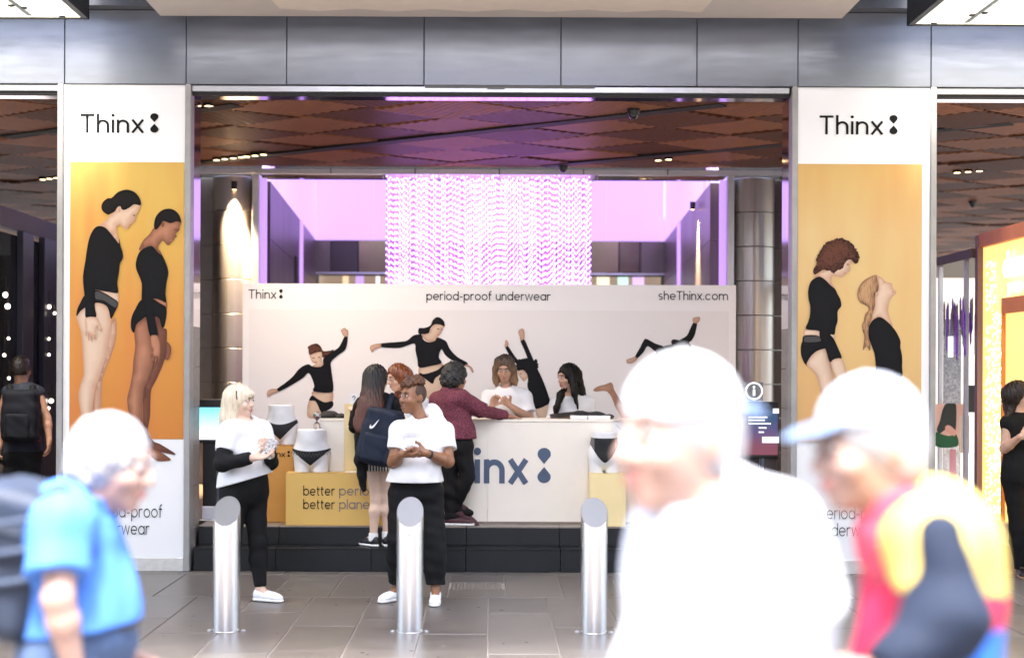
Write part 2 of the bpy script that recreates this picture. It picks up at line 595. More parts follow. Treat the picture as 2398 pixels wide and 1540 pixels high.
for a, b in ((-7.2, -3.743), (-2.587, 2.587), (3.854, 7.2)):
    bx('lintel_strip', steel_light, fac, a, b, F0 + .0, F0 + .06, 4.149, 4.2, .004)
    bx('lintel_gap', black_gap, fac, a, b, F0 + .02, F0 + .06, 4.118, 4.1485)
    bx('soffit_strip', mirror, fac, a, b, F0 + .0605, F0 + .215, 4.118, 4.1485)
bx('blind_slot', mat('blind_slot', (.12, .12, .12), .6), fac, -.57, .9, F0 - .012, F0 + .0, 4.186, 4.2058)
bx('blind_slot', mat('blind_slot', (.12, .12, .12), .6), fac, -.03, .12, F0 - .012, F0 + .0, 4.176, 4.1858)
# pillars: steel core, jamb strips, stone skirting, mirrored reveal
for sgn, x0, x1 in ((-1, -3.69, -2.64), (1, 2.657, 3.803)):
    bx('pillar_core', white_panel, fac, x0, x1, F0 + .0, F0 + .40, 0.0, 4.203)
    bx('skirting', base_stone, fac, x0 + .001, x1 - .001, F0 - .022, F0 - .0005, 0, .117, .004)
    bx('jamb', jamb_grey, fac, x0 - .052, x0 - .0005, F0 - .03, F0 + .12, 0, 4.205, .006)
    bx('jamb', jamb_grey, fac, x1 + .0005, x1 + .052, F0 - .03, F0 + .12, 0, 4.205, .006)
    xi = (x1, x1 + .052) if sgn < 0 else (x0 - .052, x0)
    xr = (x1 + .0005, x1 + .05) if sgn < 0 else (x0 - .05, x0 - .0005)
    for i, (za, zb) in enumerate([(0, .37), (.37, .72), (.72, 1.07), (1.07, 1.42), (1.42, 1.77), (1.77, 2.12)]):
        bx('stone_block', stone_wall, fac, *xr, F0 + .121, F0 + .40, za + .002, zb - .002, .003)
    bx('mirror_reveal', mirror, fac, *xr, F0 + .121, F0 + .40, 2.121, 4.117)
# rear bulk of the building above the ceiling
bx('upper_wall', mat('upper_wall', (.3, .3, .3), .7), fac, -9.6, 9.6, F0 + .6, 16.95, 4.45, 4.6)

# ---------------------------------------------------------------- timber ceiling of diamond panels
ceil = thing('ceiling', None, None); tag(ceil, kind='structure')
ZC = 4.16
U0, V0, STP, SL = 12.90, 14.29, .965, .68
def uv(u, v):                                    # u = y - .68 x, v = y + .68 x
    return ((v - u) / (2 * SL), (u + v) / 2)
def panel(kind, n=15, w=.0155, h=.03):
    b = MB()
    for i in range(n):
        t = (i + .5) / n * STP
        hw = STP / n * .30
        e = .060 if i % 2 else .022
        q = [(t - hw, e), (t + hw, e), (t + hw, STP - e), (t - hw, STP - e)]
        if kind:
            q = [(c[1], c[0]) for c in q]
        lo = [(*uv(a, c), 0) for a, c in q]
        hi = [(p[0], p[1], h) for p in lo]
        b.add(lo + hi, [(0, 1, 2, 3), (0, 4, 5, 1), (1, 5, 6, 2), (2, 6, 7, 3), (3, 7, 4, 0)])
    return b.mesh()
pm = [panel(0), panel(1)]
for me, m in zip(pm, (wood_a, wood_b)):
    me.materials.append(m)
def clip(poly, a, b, c):                         # keep a*x + b*y <= c
    out = []
    for i, p in enumerate(poly):
        q = poly[(i + 1) % len(poly)]
        dp, dq = a * p[0] + b * p[1] - c, a * q[0] + b * q[1] - c
        if dp <= 0:
            out.append(p)
        if dp * dq < 0:
            t = dp / (dp - dq)
            out.append((p[0] + (q[0] - p[0]) * t, p[1] + (q[1] - p[1]) * t))
    return out
def cut_panel(kind, u, v, planes, n=15, h=.03):
    b = MB()
    bx0, by0 = uv(u, v)
    for i in range(n):
        t = (i + .5) / n * STP
        hw = STP / n * .30
        e = .060 if i % 2 else .022
        q = [(t - hw, e), (t + hw, e), (t + hw, STP - e), (t - hw, STP - e)]
        if kind:
            q = [(c[1], c[0]) for c in q]
        q = [uv(u + a, v + c) for a, c in q]
        for pl in planes:
            q = clip(q, *pl)
            if len(q) < 3:
                break
        if len(q) < 3:
            continue
        lo = [Vector((p[0] - bx0, p[1] - by0, 0)) for p in q]
        m = len(lo)
        b.add(lo + [p + Vector((0, 0, h)) for p in lo], [tuple(range(m))] + [(k, k + m, (k + 1) % m + m, (k + 1) % m) for k in range(m)])
    return b
cells = 0
for i in range(-12, 28):
    for j in range(-12, 28):
        u, v = U0 + i * STP, V0 + j * STP
        cs = [uv(u + a, v + b) for a, b in ((0, 0), (STP, 0), (0, STP), (STP, STP))]
        x0, x1 = min(c[0] for c in cs), max(c[0] for c in cs)
        y0, y1 = min(c[1] for c in cs), max(c[1] for c in cs)
        cxm, cym = (x0 + x1) / 2, (y0 + y1) / 2
        mid = abs(cxm) < 3.6
        lim = 16.86 if mid else 29.5
        if y1 < 12.6 or y0 > lim or (not mid and not (.27 * cym - .5 < abs(cxm) < .385 * cym + .9)):
            continue
        planes = []
        if y0 < 12.54: planes.append((0, -1, -12.54))
        if y1 > lim: planes.append((0, 1, lim))
        k = (i + j) % 2
        if planes:
            b = cut_panel(k, u, v, planes)
            if not b.v: continue
            me = b.mesh(); me.materials.append((wood_a, wood_b)[k])
        else:
            me = pm[k]
        o = put('ceiling_panel', me, ceil, None)
        bx0, by0 = uv(u, v)
        o.location = (bx0, by0, ZC + R.uniform(-.004, .004))
        if not planes:
            o.rotation_euler = (R.uniform(-.022, .022), R.uniform(-.012, .012), 0)
        cells += 1
ub = MB().box(-12.5, 12.5, F0 + .216, 16.95, 4.26, 4.44).box(-12.5, -3.7, 16.951, 31, 4.26, 4.44).box(3.7, 12.5, 16.951, 31, 4.26, 4.44)
ub.build('ceiling_backing', mat('ceiling_void', (.02, .011, .008), .9), ceil)
# dark slots that run along every third seam, with lamps
slot_m = mat('slot_black', (.006, .005, .005), .7)
for j in (-3, 0, 3, 6):
    v = V0 + j * STP
    pts = [uv(u, v) for u in (v - 2 * SL * 6.3, v + 2 * SL * 6.3)]
    (xa, ya), (xb, yb) = pts
    seg = MB()
    n = 60
    run = []
    for k in range(n + 1):
        x, y = xa + (xb - xa) * k / n, ya + (yb - ya) * k / n
        if 12.86 < y < 16.80 and abs(x) < 5.2:
            run.append((x, y))
    if len(run) > 2:
        (xa, ya), (xb, yb) = run[0], run[-1]
        d = Vector((xb - xa, yb - ya, 0)).normalized()
        p = Vector((-d.y, d.x, 0)) * .085
        a, b = Vector((xa, ya, ZC - .012)), Vector((xb, yb, ZC - .012))
        MB().prism([a - p, b - p, b + p, a + p], 0, (0, 0, .06)).build('ceiling_slot', slot_m, ceil)

# ---------------------------------------------------------------- canopies over the pavement
can = thing('canopy', 'beige soffit canopy with a pale folded skylight over the middle opening', 'canopy', (0, 9, 4.73))
bx('soffit_board', soffit_m, can, -2.80, 2.97, 10.35, 12.03, 4.73, 4.95, .004)
bx('soffit_board', soffit_m, can, -2.80, 2.97, 6.5, 6.8, 4.73, 4.95, .004)
bx('soffit_board', soffit_m, can, -2.80, -1.9, 6.801, 10.349, 4.73, 4.95, .004)
bx('soffit_board', soffit_m, can, 1.9, 2.97, 6.801, 10.349, 4.73, 4.95, .004)
skyl = bpy.data.materials.new('skylight_film')
skyl.use_nodes = True
nt = skyl.node_tree
for nd in list(nt.nodes):
    nt.nodes.remove(nd)
out = nt.nodes.new('ShaderNodeOutputMaterial')
tl = nt.nodes.new('ShaderNodeBsdfTranslucent')
tl.inputs['Color'].default_value = (.55, .55, .60, 1)
nt.links.new(tl.outputs[0], out.inputs[0])
n = 13
vs = []
for i in range(n + 1):
    x = -1.93 + 3.86 * i / n
    z = 4.80 + (.035 if i % 2 else -.035)
    vs += [(x, 6.78, z), (x, 10.37, z)]
MB().add(vs, [(2 * i, 2 * i + 1, 2 * i + 3, 2 * i + 2) for i in range(n)]).build('folded_skylight', skyl, can)
fold = MB()
top = [(-1.75 + 3.5 * i / 11, 11.76 + (.08 if i % 2 else -.0)) for i in range(12)]
fold.prism([(x, y, 4.7275) for x, y in top] + [(1.85, 10.6, 4.7275), (-1.85, 10.6, 4.7275)], 0, (0, 0, .002))
fold.build('scalloped_trim', soffit_pale, can)
glassc = bpy.data.materials.new('frosted_glass')
glassc.use_nodes = True
nt = glassc.node_tree
for nd in list(nt.nodes):
    nt.nodes.remove(nd)
out = nt.nodes.new('ShaderNodeOutputMaterial')
mixn = nt.nodes.new('ShaderNodeMixShader')
tl = nt.nodes.new('ShaderNodeBsdfTranslucent')
tl.inputs['Color'].default_value = (.52, .50, .38, 1)
gl = nt.nodes.new('ShaderNodeBsdfPrincipled')
gl.inputs['Base Color'].default_value = (.5, .49, .40, 1)
gl.inputs['Roughness'].default_value = .25
mixn.inputs[0].default_value = .35
nt.links.new(tl.outputs[0], mixn.inputs[1])
nt.links.new(gl.outputs[0], mixn.inputs[2])
nt.links.new(mixn.outputs[0], out.inputs[0])
for sgn, xe, Db, lab in ((-1, -3.31, 11.72, 'frosted glass canopy with black frame over the dark left opening'),
                         (1, 3.46, 11.83, 'frosted glass canopy with black frame over the orange shop opening')):
    gc = thing('glass_canopy', lab, 'canopy', (sgn * 5, 9, 4.62), 'frosted glass canopies beside the soffit')
    xo = sgn * 7.2
    xa, xb = min(xe, xo), max(xe, xo)
    MB().add([(xa + .05, 6.4, 4.63), (xb - .05, 6.4, 4.63), (xb - .05, Db - .03, 4.63), (xa + .05, Db - .03, 4.63)], [(0, 3, 2, 1)]).build('glass_sheet', glassc, gc)
    bx('frame_bar', frame_black, gc, *((xe - .05, xe) if sgn < 0 else (xe, xe + .05)), 6.35, Db, 4.62, 5.0)
    bx('frame_bar', frame_black, gc, xa, xb, Db - .03, Db + .0, 4.62, 4.70)
    bx('frame_bar', frame_black, gc, xa, xb, 6.35, 6.40, 4.62, 4.80)
    for (fx, fy) in ((.20, .05), (.42, .33), (.50, .40)):
        q = MB().lathe([(.001, -.012), (.022, -.010), (.030, 0)], (xe + sgn * fx, Db - fy - .03, 4.6248), 12)
        q.build('glass_fixing', mat('fixing', (.1, .1, .1), .35, .8), gc)
    bx('carrier_bar', frame_black, gc, *((xe - .49, xe - .44) if sgn < 0 else (xe + .44, xe + .49)), 6.4, Db - .1, 4.66, 4.72)

# ---------------------------------------------------------------- the far side of the street, behind the camera (seen only as reflections)
for (x0, x1, y0, y1, h, c) in ((-60, -6.5, -34, -14, 19, (.26, .24, .22)), (6.0, 60, -34, -15, 22, (.22, .21, .22)), (-6.4, 5.9, -60, -34, 9, (.35, .34, .33))):
    q = MB().box(x0, x1, y0, y1, -.02, h)
    for k in range(int(h / 3.4)):
        q.box(x0 + .3, x1 - .3, y1 + .001, y1 + .12, 1.0 + k * 3.4, 2.2 + k * 3.4)
    tag(q.build('street_wall', mat('street_wall%d' % int(h), c, .7, noise=.2, nscale=.5)), kind='structure')
# trodden gum and grit on the slabs
gs = MB()
rg = random.Random(21)
for k in range(150):
    x, y, r = rg.uniform(-4.5, 4.5), rg.uniform(8.3, 12.0), rg.uniform(.004, .017)
    n = 9
    ring = [(x + r * rg.uniform(.75, 1.2) * math.cos(2 * PI * q / n), y + r * rg.uniform(.75, 1.2) * math.sin(2 * PI * q / n), .0016) for q in range(n)]
    gs.add(ring, [tuple(range(n))], 0 if k % 4 else 1)
gm_ = gs.mesh(mats=[mat('gum_dark', (.035, .032, .03), .7), mat('gum_pale', (.26, .25, .24), .7)])
tag(put('gum_specks', gm_), kind='stuff')
# ---------------------------------------------------------------- atrium behind the counter
DP = 16.94
at = thing('atrium', 'violet lit atrium framed in brushed steel behind the bead chandelier', 'atrium', (0, DP, .37))
bx('beam', steel_light, at, -3.6, 3.6, DP - .06, DP - .025, 4.075, 4.14, .004)
bx('beam_face', mirror, at, -2.72, -1.28, DP - .02, DP + .10, 4.03, 4.0745)
bx('beam_face', mirror, at, 1.28, 2.77, DP - .02, DP + .10, 4.03, 4.0745)
bx('beam_core', frame_black, at, -3.6, 3.6, DP + .75, DP + .85, 4.13, 4.6)
for a in (-1.9, -.9, .1, 1.1, 2.1):
    bx('beam_joint', black_gap, at, a, a + .012, DP - .063, DP - .06, 4.08, 4.15)
# wall plates left and right of the opening
zs = [.372 + .41 * k for k in range(10)]
for x0, x1, m in ((-3.6, -3.345, mat('wall_stone', (.17, .165, .165), .45, noise=.12)), (-3.343, -2.832, steel_dark), (2.90, 3.6, steel_dark)):
    for k in range(9):
        bx('wall_plate', m, at, x0 + .002, x1 - .002, DP + .22, DP + .3, zs[k] + .002, min(zs[k + 1] - .002, 4.07), .003)
drum_m = mat('drum_steel', (.46, .42, .40), .30, .85, noise=.05, nscale=1.2, nstretch=(1, 1, .3), rnoise=.03)
for cx_, rr_ in ((-3.09, .255), (3.16, .27)):          # round steel columns in stacked drums
    for k in range(9):
        z0, z1 = zs[k] + .003, min(zs[k + 1] - .003, 4.07)
        MB().lathe([(rr_ - .004, 0), (rr_, .004), (rr_, z1 - z0 - .004), (rr_ - .004, z1 - z0)], (cx_, DP + .24, z0), 48).build('column_drum', drum_m, at, smooth=False)
bx('frame_post', steel_light, at, -2.83, -2.745, DP - .05, DP + .25, .372, 4.0745, .006)
bx('frame_post', steel_light, at, 2.815, 2.898, DP - .05, DP + .25, .372, 4.0745, .006)
bx('violet_reveal', purple_strip, at, -2.744, -2.665, DP + .02, DP + .06, .38, 4.028)  # portal reveals, no lamps: their violet light is put into the material
bx('violet_reveal', purple_strip, at, 2.735, 2.813, DP + .02, DP + .06, .38, 4.028)
# splayed side walls: steel plates below, luminous violet cove above
XN, XF, DN, DF, ZB = 2.66, 3.04, 17.2, 24.8, 4.03
def side(sgn, t): return sgn * (XN + (XF - XN) * t), DN + (DF - DN) * t
for sgn in (-1, 1):
    ts = [0, .56, .60, 1.0]
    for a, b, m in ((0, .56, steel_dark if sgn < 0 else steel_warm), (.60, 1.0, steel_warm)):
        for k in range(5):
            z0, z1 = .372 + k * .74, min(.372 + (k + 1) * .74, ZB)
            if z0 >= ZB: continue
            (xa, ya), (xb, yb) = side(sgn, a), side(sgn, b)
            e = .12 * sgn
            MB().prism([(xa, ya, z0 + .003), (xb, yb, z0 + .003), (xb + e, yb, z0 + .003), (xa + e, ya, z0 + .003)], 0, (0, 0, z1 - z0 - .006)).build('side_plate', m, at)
    (xa, ya), (xb, yb) = side(sgn, .56), side(sgn, .60)
    MB().prism([(xa - sgn * .03, ya, .38), (xb - sgn * .03, yb, .38), (xb, yb, .38), (xa, ya, .38)], 0, (0, 0, ZB - .39)).build('violet_reveal', purple_strip, at)  # wall reveal with its violet light painted on as glow
    (xa, ya), (xb, yb) = side(sgn, 0), side(sgn, 1)
    for a, b in ((0, .62), (.62, 1.0)):
        (xa, ya), (xb, yb) = side(sgn, a), side(sgn, b)
        MB().prism([(xa, ya, ZB), (xb, yb - .003, ZB), (xb + sgn * .1, yb - .003, ZB), (xa + sgn * .1, ya, ZB)], 0, (0, 0, 2.6)).build('cove_side', purple_glow, at)
for k in range(6):
    bx('cove_back', purple_glow, at, -3.04 + k * 1.0134, -3.04 + (k + 1) * 1.0134 - .004, DF, DF + .1, ZB, 6.63)
bx('cove_lid', mat('cove_lid', (.6, .5, .7), .6), at, -3.3, 3.3, DP + .3, DF + .1, 6.635, 6.7)
# back wall below the cove
gold = mat('gold_glass', (.26, .20, .13), .22, .7, noise=.25, nscale=1.5)
gold2 = mat('olive_glass', (.20, .17, .11), .18, .8, noise=.3, nscale=2)
xs = [-3.04, -2.78, -2.30, -1.75, -.6, .6, 1.75, 2.25, 2.62, 3.04]
for a, b, m in zip(xs, xs[1:], [steel_warm, steel_dark, gold, gold2, gold, gold2, gold, gold2, steel_warm]):
    bx('back_panel', m, at, a + .01, b - .01, DF + .0, DF + .08, 3.47, ZB - .005, .004)
bx('back_ledge', steel_light, at, -3.04, 3.04, DF - .02, DF + .06, 3.44, 3.468)
bx('shop_glow', mat('shop_glow', (.2, .16, .12), .5, emit=(.9, .66, .42), estr=.05), at, -3.04, 3.04, DF + .5, DF + .55, 3.2, 3.44)
for x, w, c in ((-2.55, .10, (.9, .6, .35)), (-2.30, .14, (.55, .35, .9)), (-1.98, .07, (1, .95, .95)), (-1.62, .16, (.95, .75, .5)), (2.0, .22, (1, .95, .6)), (2.35, .18, (.6, 1, .85)), (2.62, .2, (.75, .5, 1.)), (1.75, .1, (.3, .25, .2))):
    bx('shop_light', mat('shop_light_%d' % int(x * 100), c, .5, emit=c, estr=.2), at, x - w / 2, x + w / 2, DF + .3, DF + .34, 3.23, 3.42)
bx('back_parapet', mat('violet_parapet', (.07, .03, .14), .4), at, -3.04, 3.04, DF - .3, DF - .02, 2.2, 3.21)
bx('back_wall', black_gap, at, -3.4, 3.4, DF + .8, DF + .9, .3, 4.5)
# wall wash downlights (the photo shows their warm streaks on the steel)
for x, y, z, zz in ((-3.035, DP - .085, 3.93, 1.0), (2.66, 18.7, 3.93, .8)):
    dl = thing('downlight', 'small round downlight washing the %s steel plates' % ('left' if x < 0 else 'right'), 'downlight', (x, y, z))
    MB().lathe([(.03, -.05), (.035, .0), (.035, .05)], (x, y, z), 12).build('lamp_housing', frame_black, dl)
    MB().lathe([(.001, -.052), (.026, -.051)], (x, y, z), 12).build('lamp_lens', warm_lamp, dl)
    L = bpy.data.lights.new('downlight_beam', 'SPOT')
    L.energy = 420 * zz
    L.color = (1, .72, .42)
    L.spot_size = math.radians(62)
    L.spot_blend = 1.
    L.shadow_soft_size = .03
    lo = bpy.data.objects.new('downlight_beam', L)
    COL.objects.link(lo)
    lo.parent = dl
    lo.location = (0, 0, -.07)
    lo.rotation_euler = (math.radians(1.6), 0, 0) if x < 0 else (0, math.radians(4), 0)

# ---------------------------------------------------------------- bead chandelier
ch = thing('chandelier', 'wide curtain of glowing violet white bead strands', 'chandelier', (0, 16.96, 4.085))
def strand(seed):
    r = random.Random(seed)
    b = MB()
    z = -.01
    b.tube([(0, 0, -.005), (0, 0, -1.62)], .0042, 4, mi=1)
    k = 0
    while z > -1.6:
        rr = .0125 * r.uniform(.82, 1.12)
        b.ball((0, 0, z), rr, (rr, rr, rr * 1.25), 6, 4, mi=0)
        z -= .072
        k += 1
    return b.mesh(mats=[bead_glow, wire_glow])
sm = [strand(k) for k in range(5)]
rows = 4
for j in range(rows):
    for i in range(54):
        x = -1.235 + 2.47 * (i + .5 * (j % 2) + R.uniform(-.12, .12)) / 54.2
        o = put('strand', sm[R.randrange(5)], ch, None, local=True)
        o.location = (x, -.0 + j * .17, R.uniform(-.022, .022) - .018 * ((i * 1 + j * 2) % 4))
bx('chandelier_plate', steel_light, ch, -1.26, 1.26, 16.93, 17.55, 4.085, 4.10)

# ---------------------------------------------------------------- ceiling spot lamps in the slots
def slot_lamp(px, py, n, D=None, lab='', w=.05, beam=0):
    D = (ZC - .03 - EYE) * FD / -(py - CY - ROLL * (px - CX))
    p = P(px, py, D)
    t = thing('spot_lamp', lab, 'lamp', p, 'ceiling lamps in the slots')
    dx, dy = uv(-1, 0)
    d = Vector((1, -SL, 0)).normalized()
    for k in range(n):
        c = p + d * (k - (n - 1) / 2) * .13
        MB().lathe([(.040, .004), (.052, .006), (.052, .06)], c, 10).build('lamp_ring', frame_black, t)
        MB().lathe([(.001, .000), (.044, .005)], c, 10).build('lamp_lens', warm_lamp, t)
    if beam:
        L = bpy.data.lights.new('spot_lamp_beam', 'SPOT')
        L.energy = beam
        L.color = (1, .80, .60)
        L.spot_size = math.radians(100); L.spot_blend = 1.
        L.shadow_soft_size = .06
        lo = bpy.data.objects.new('spot_lamp_beam', L)
        COL.objects.link(lo); lo.parent = t; lo.location = (0, 0, -.03)
        lo.rotation_euler = Vector((-1.6, -.5, 2.6)).to_track_quat('Z', 'Y').to_euler()
    return t
slot_lamp(536, 373, 4, lab='row of warm spot lamps in the black slot left of the chandelier')
slot_lamp(597, 366, 3, lab='shorter warm spot lamp row just right of the longer left row')
slot_lamp(488, 250, 1, beam=34, lab='warm spot lamp row near the top left corner of the middle opening')
slot_lamp(1553, 376, 2, lab='dim warm lamp row in the slot right of the chandelier')
slot_lamp(2266, 404, 3, lab='warm spot lamp row over the orange shop opening')
slot_lamp(116, 420, 3, lab='warm spot lamp row in the dark left opening')
for px, py, lab in ((1483, 269, 'black dome camera hanging from the ceiling slot'), (1318, 396, 'black dome camera at the top of the chandelier'), (2277, 478, 'small black spot under the ceiling of the right opening')):
    D = (ZC - .05 - EYE) * FD / -(py - CY - ROLL * (px - CX))
    p = P(px, py, D)
    t = thing('dome_camera', lab, 'camera', p, 'ceiling cameras')
    MB().lathe([(.05, .0), (.06, .03), (.06, .07)], p, 14).build('camera_base', frame_black, t)
    MB().ball(p, .048).build('camera_dome', mat('dome_glass', (.02, .02, .025), .1), t, smooth=True)

# ---------------------------------------------------------------- left opening: dark glass shopfront
ls = thing('shopfront', 'dark glass shopfront with steel mullions in the left opening', 'shop', (-5, 16, 0))
dglass = mat('dark_glass', (.012, .012, .015), .06, spec=.6)
mull = mat('mullion', (.045, .045, .065), .4, .5)
for k in range(8):
    bx('glass_pane', dglass, ls, -5.03, -5.0, 12.6 + k * 1.0, 13.6 + k * 1.0 - .004, .05, 3.15)
for y, w in ((12.7, .1), (15.2, .35), (16.0, .5), (17.0, .12), (18.2, .3), (19.6, .12)):
    bx('mullion', mull, ls, -5.0, -4.93, y - w / 2, y + w / 2, 0, 3.2, .004)
bx('head_rail', mat('head_rail', (.045, .035, .03), .5, .3), ls, -5.05, -4.95, 12.4, 21, 3.2, 3.4)
bx('end_wall', mat('corridor_end', (.022, .018, .016), .5), ls, -5.2, -2.8, 20.6, 20.8, 0, 3.4)
bx('shop_back', mat('shop_back', (.05, .035, .025), .7), ls, -9, -8.9, 12.4, 21, 0, 4)
lamps = ((13, 690, .05, 'topmost bright lamp at the left edge of the dark shopfront'), (18, 717, .05, 'bright lamp just under the topmost one in the dark shopfront'),
    (20, 792, .028, 'small lamp midway down the left edge of the dark shopfront'), (10, 831, .03, 'square looking lamp above the head of the man in tank top'),
    (21, 885, .028, 'lowest lamp left of the head of the man in tank top'), (113, 718, .045, 'topmost lamp in the narrow pane beside the white pillar'),
    (128, 733, .03, 'amber lamp touching the left edge of the white pillar'), (112, 793, .03, 'upper lamp of the bright streak beside the white pillar'),
    (112, 830, .03, 'lower lamp of the bright streak beside the white pillar'), (120, 938, .045, 'cool white lamp beside the arm of the man in tank top'),
    (112, 955, .03, 'small lamp just below the cool white one beside the arm'))
for px, py, r, lab in lamps:
    p = P(px, py, 15.9 if px > 60 else 14.2)
    p.x = max(p.x, -4.93)
    q = thing('shop_lamp', lab, 'lamp', p, 'lamps in the dark shopfront')
    MB().ball(p, r * .55).build('bulb', white_lamp, q, smooth=True)
    MB().tube([p + Vector((0, 0, r * .5)), p + Vector((0, 0, .18))], .008, 6).build('lamp_stem', frame_black, q)

# ---------------------------------------------------------------- right opening: yellow shop and white shop window
orange_f = mat('orange_frame', (.60, .20, .05), .45, noise=.08)
yellow_w = mat('yellow_wall', (.80, .52, .16), .5, emit=(1., .66, .22), estr=.20, noise=.05, nscale=1)  # wall emits by itself to look lit and to light the bay
ys = thing('shopfront', 'yellow shopfront with glowing bead columns and an orange frame', 'shop', (4.6, 13, 0))
XW = 4.66
bx('side_frame', mat('purple_brown_frame', (.17, .09, .11), .45), ys, XW - .03, XW + .25, 13.50, 13.58, 0, 3.05)
bx('top_frame', orange_f, ys, XW - .02, XW + .2, 11.9, 13.499, 2.93, 3.06)
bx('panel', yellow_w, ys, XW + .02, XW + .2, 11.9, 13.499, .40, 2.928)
bx('cream_plinth', mat('cream_plinth', (.72, .58, .40), .45), ys, XW - .02, XW + .2, 11.9, 13.499, .2, .398)
bx('base_board', mat('sand_base', (.5, .32, .16), .5), ys, XW - .015, XW + .2, 11.9, 13.499, 0, .198)
bx('inner_rail', orange_f, ys, XW - .012, XW + .02, 11.9, 12.90, 2.28, 2.42)
bx('inner_rail', orange_f, ys, XW - .012, XW + .02, 12.90, 12.925, .40, 2.42)
bead = MB()
rb = random.Random(3)
def ybead(y, z, r): bead.ball((XW - .006, y, z), r, (r * .5, r, r), 6, 4)
for k in range(420):
    y = 12.94 + .40 * rb.random()
    z = .45 + 2.34 * rb.random()
    if y < 13.10 and z > 2.3: continue
    ybead(y, z, rb.uniform(.008, .017))
tag(bead.build('bead_column', mat('yellow_bead', (1, .9, .6), .4, emit=(1., .90, .62), estr=.7), ys), kind='stuff')
b2 = MB()
for k in range(150):
    y = 12.35 + .75 * rb.random(); z = 2.43 + .22 * rb.random() ** 1.5
    r = rb.uniform(.006, .012)
    b2.ball((XW + .0, y, z), r, (r * .5, r, r), 6, 4)
tag(b2.build('gold_beads', mat('gold_bead', (.8, .5, .15), .3, emit=(1., .72, .25), estr=.32), ys), kind='stuff')
sg = text_mesh('dum', .23, (XW - .01, 12.86, 2.60), (0, -1, 0), (0, 0, 1), (-1, 0, 0), w=.26, gap=.10, lift=.012)
sg.build('sign_lettering', mat('sign_glow', (1, 1, 1), .4, emit=(1, .98, .9), estr=.9), ys)
sg = text_mesh('pum', .12, (XW - .01, 12.74, 2.46), (0, -1, 0), (0, 0, 1), (-1, 0, 0), w=.26, gap=.10, lift=.012)
sg.build('sign_lettering', MATS['sign_glow'], ys)

ws = thing('shop_window', 'bright white shop window hung with violet crystals beside the yellow shop', 'shop window', (4.7, 14.2, 0))
whitew = mat('bright_shop_wall', (.82, .80, .74), .6, emit=(1., .96, .86), estr=.13)  # slight emission stands in for shop light falling on these surfaces
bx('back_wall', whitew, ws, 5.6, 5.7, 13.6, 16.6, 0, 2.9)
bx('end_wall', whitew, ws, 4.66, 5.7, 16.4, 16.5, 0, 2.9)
bx('head_panel', mat('dark_bulkhead', (.06, .03, .02), .5), ws, 4.60, 5.7, 13.585, 18, 2.84, 2.93)
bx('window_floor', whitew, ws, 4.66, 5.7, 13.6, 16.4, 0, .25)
bx('mullion', steel_light, ws, 4.66, 4.70, 13.95, 13.99, .25, 2.84)
bx('mullion', steel_light, ws, 4.66, 4.70, 14.75, 14.79, .25, 2.84)
for y in (13.75, 14.15):
    bx('light_panel', mat('shop_tube', (1, 1, 1), .4, emit=(1, .97, .9), estr=1.2), ws, 5.0, 5.3, y, y + .12, 2.80, 2.835)
vio = mat('violet_crystal', (.22, .08, .50), .25, noise=.4, nscale=20)
smoke = mat('smoke_crystal', (.25, .22, .22), .2, noise=.4, nscale=20)
for cx, cz, n, rad, lab in ((4.62, 2.22, 26, .10, 'cluster of long violet crystals hanging nearest the pillar'), (4.80, 2.22, 18, .07, 'smaller violet crystal cluster deeper in the shop window')):
    q = thing('crystal_cluster', lab, 'crystals', (cx, 14.05, cz + .3), 'hanging crystal clusters')
    for k in range(n):
        x, y = cx + R.uniform(-rad, rad), 14.05 + R.uniform(-.2, .2)
        z1, l = cz + R.uniform(.1, .28), R.uniform(.22, .5)
        MB().tube([(x, y, z1), (x, y, z1 - .04), (x, y, z1 - l + .04), (x, y, z1 - l)], [.002, .011, .011, .002], 5).build('crystal', vio if R.random() < .7 else smoke, q)
bx('price_screen', mat('tiny_screen', (1, 1, 1), .4, emit=(.9, 1, 1), estr=.5), ws, 4.52, 4.56, 14.0, 14.02, 1.90, 2.10)
# green poster in the window
DPO = 14.4
gp = thing('poster', 'pink poster of a seated figure in dark top and green trousers in the shop window', 'poster', P(2215, 990, DPO))
idc = lambda x, y: (x, y)
printed('poster_ground', [(2190, 945), (2262, 945), (2262, 1044), (2190, 1044)], idc, DPO, 0, mat('poster_pink', (.80, .50, .42), .5), gp, sub=1)
printed('poster_figure', [(2214, 945), (2206, 960), (2200, 985), (2193, 1005), (2200, 1014), (2212, 1006), (2222, 1012), (2236, 1010), (2238, 950), (2228, 944)], idc, DPO, .003, mat('print_dark', (.03, .035, .03), .5), gp)
printed('poster_figure', [(2190, 1012), (2205, 1016), (2222, 1020), (2238, 1016), (2240, 1044), (2190, 1044)], idc, DPO, .004, mat('print_green', (.012, .10, .035), .5), gp)
printed('poster_figure', [(2214, 996), (2224, 996), (2236, 1008), (2234, 1020), (2222, 1014), (2212, 1006)], idc, DPO, .006, mat('print_skin_pink', (.75, .40, .32), .5), gp)
bx('mirror_panel', mat('speckled_mirror', (.55, .53, .50), .2, .8, noise=.5, nscale=40), ws, 4.72, 4.90, 14.78, 14.80, .3, 2.3)
bx('arched_card', mat('card_pale', (.75, .62, .5), .5), ws, 4.66, 4.76, 14.1, 14.11, .95, 1.32)
bx('dark_card', mat('card_dark', (.04, .04, .035), .5), ws, 4.78, 4.85, 14.2, 14.21, 1.35, 1.62)
bx('pink_card', mat('card_pink', (.75, .35, .40), .5), ws, 4.60, 4.66, 14.2, 14.21, .6, .98)
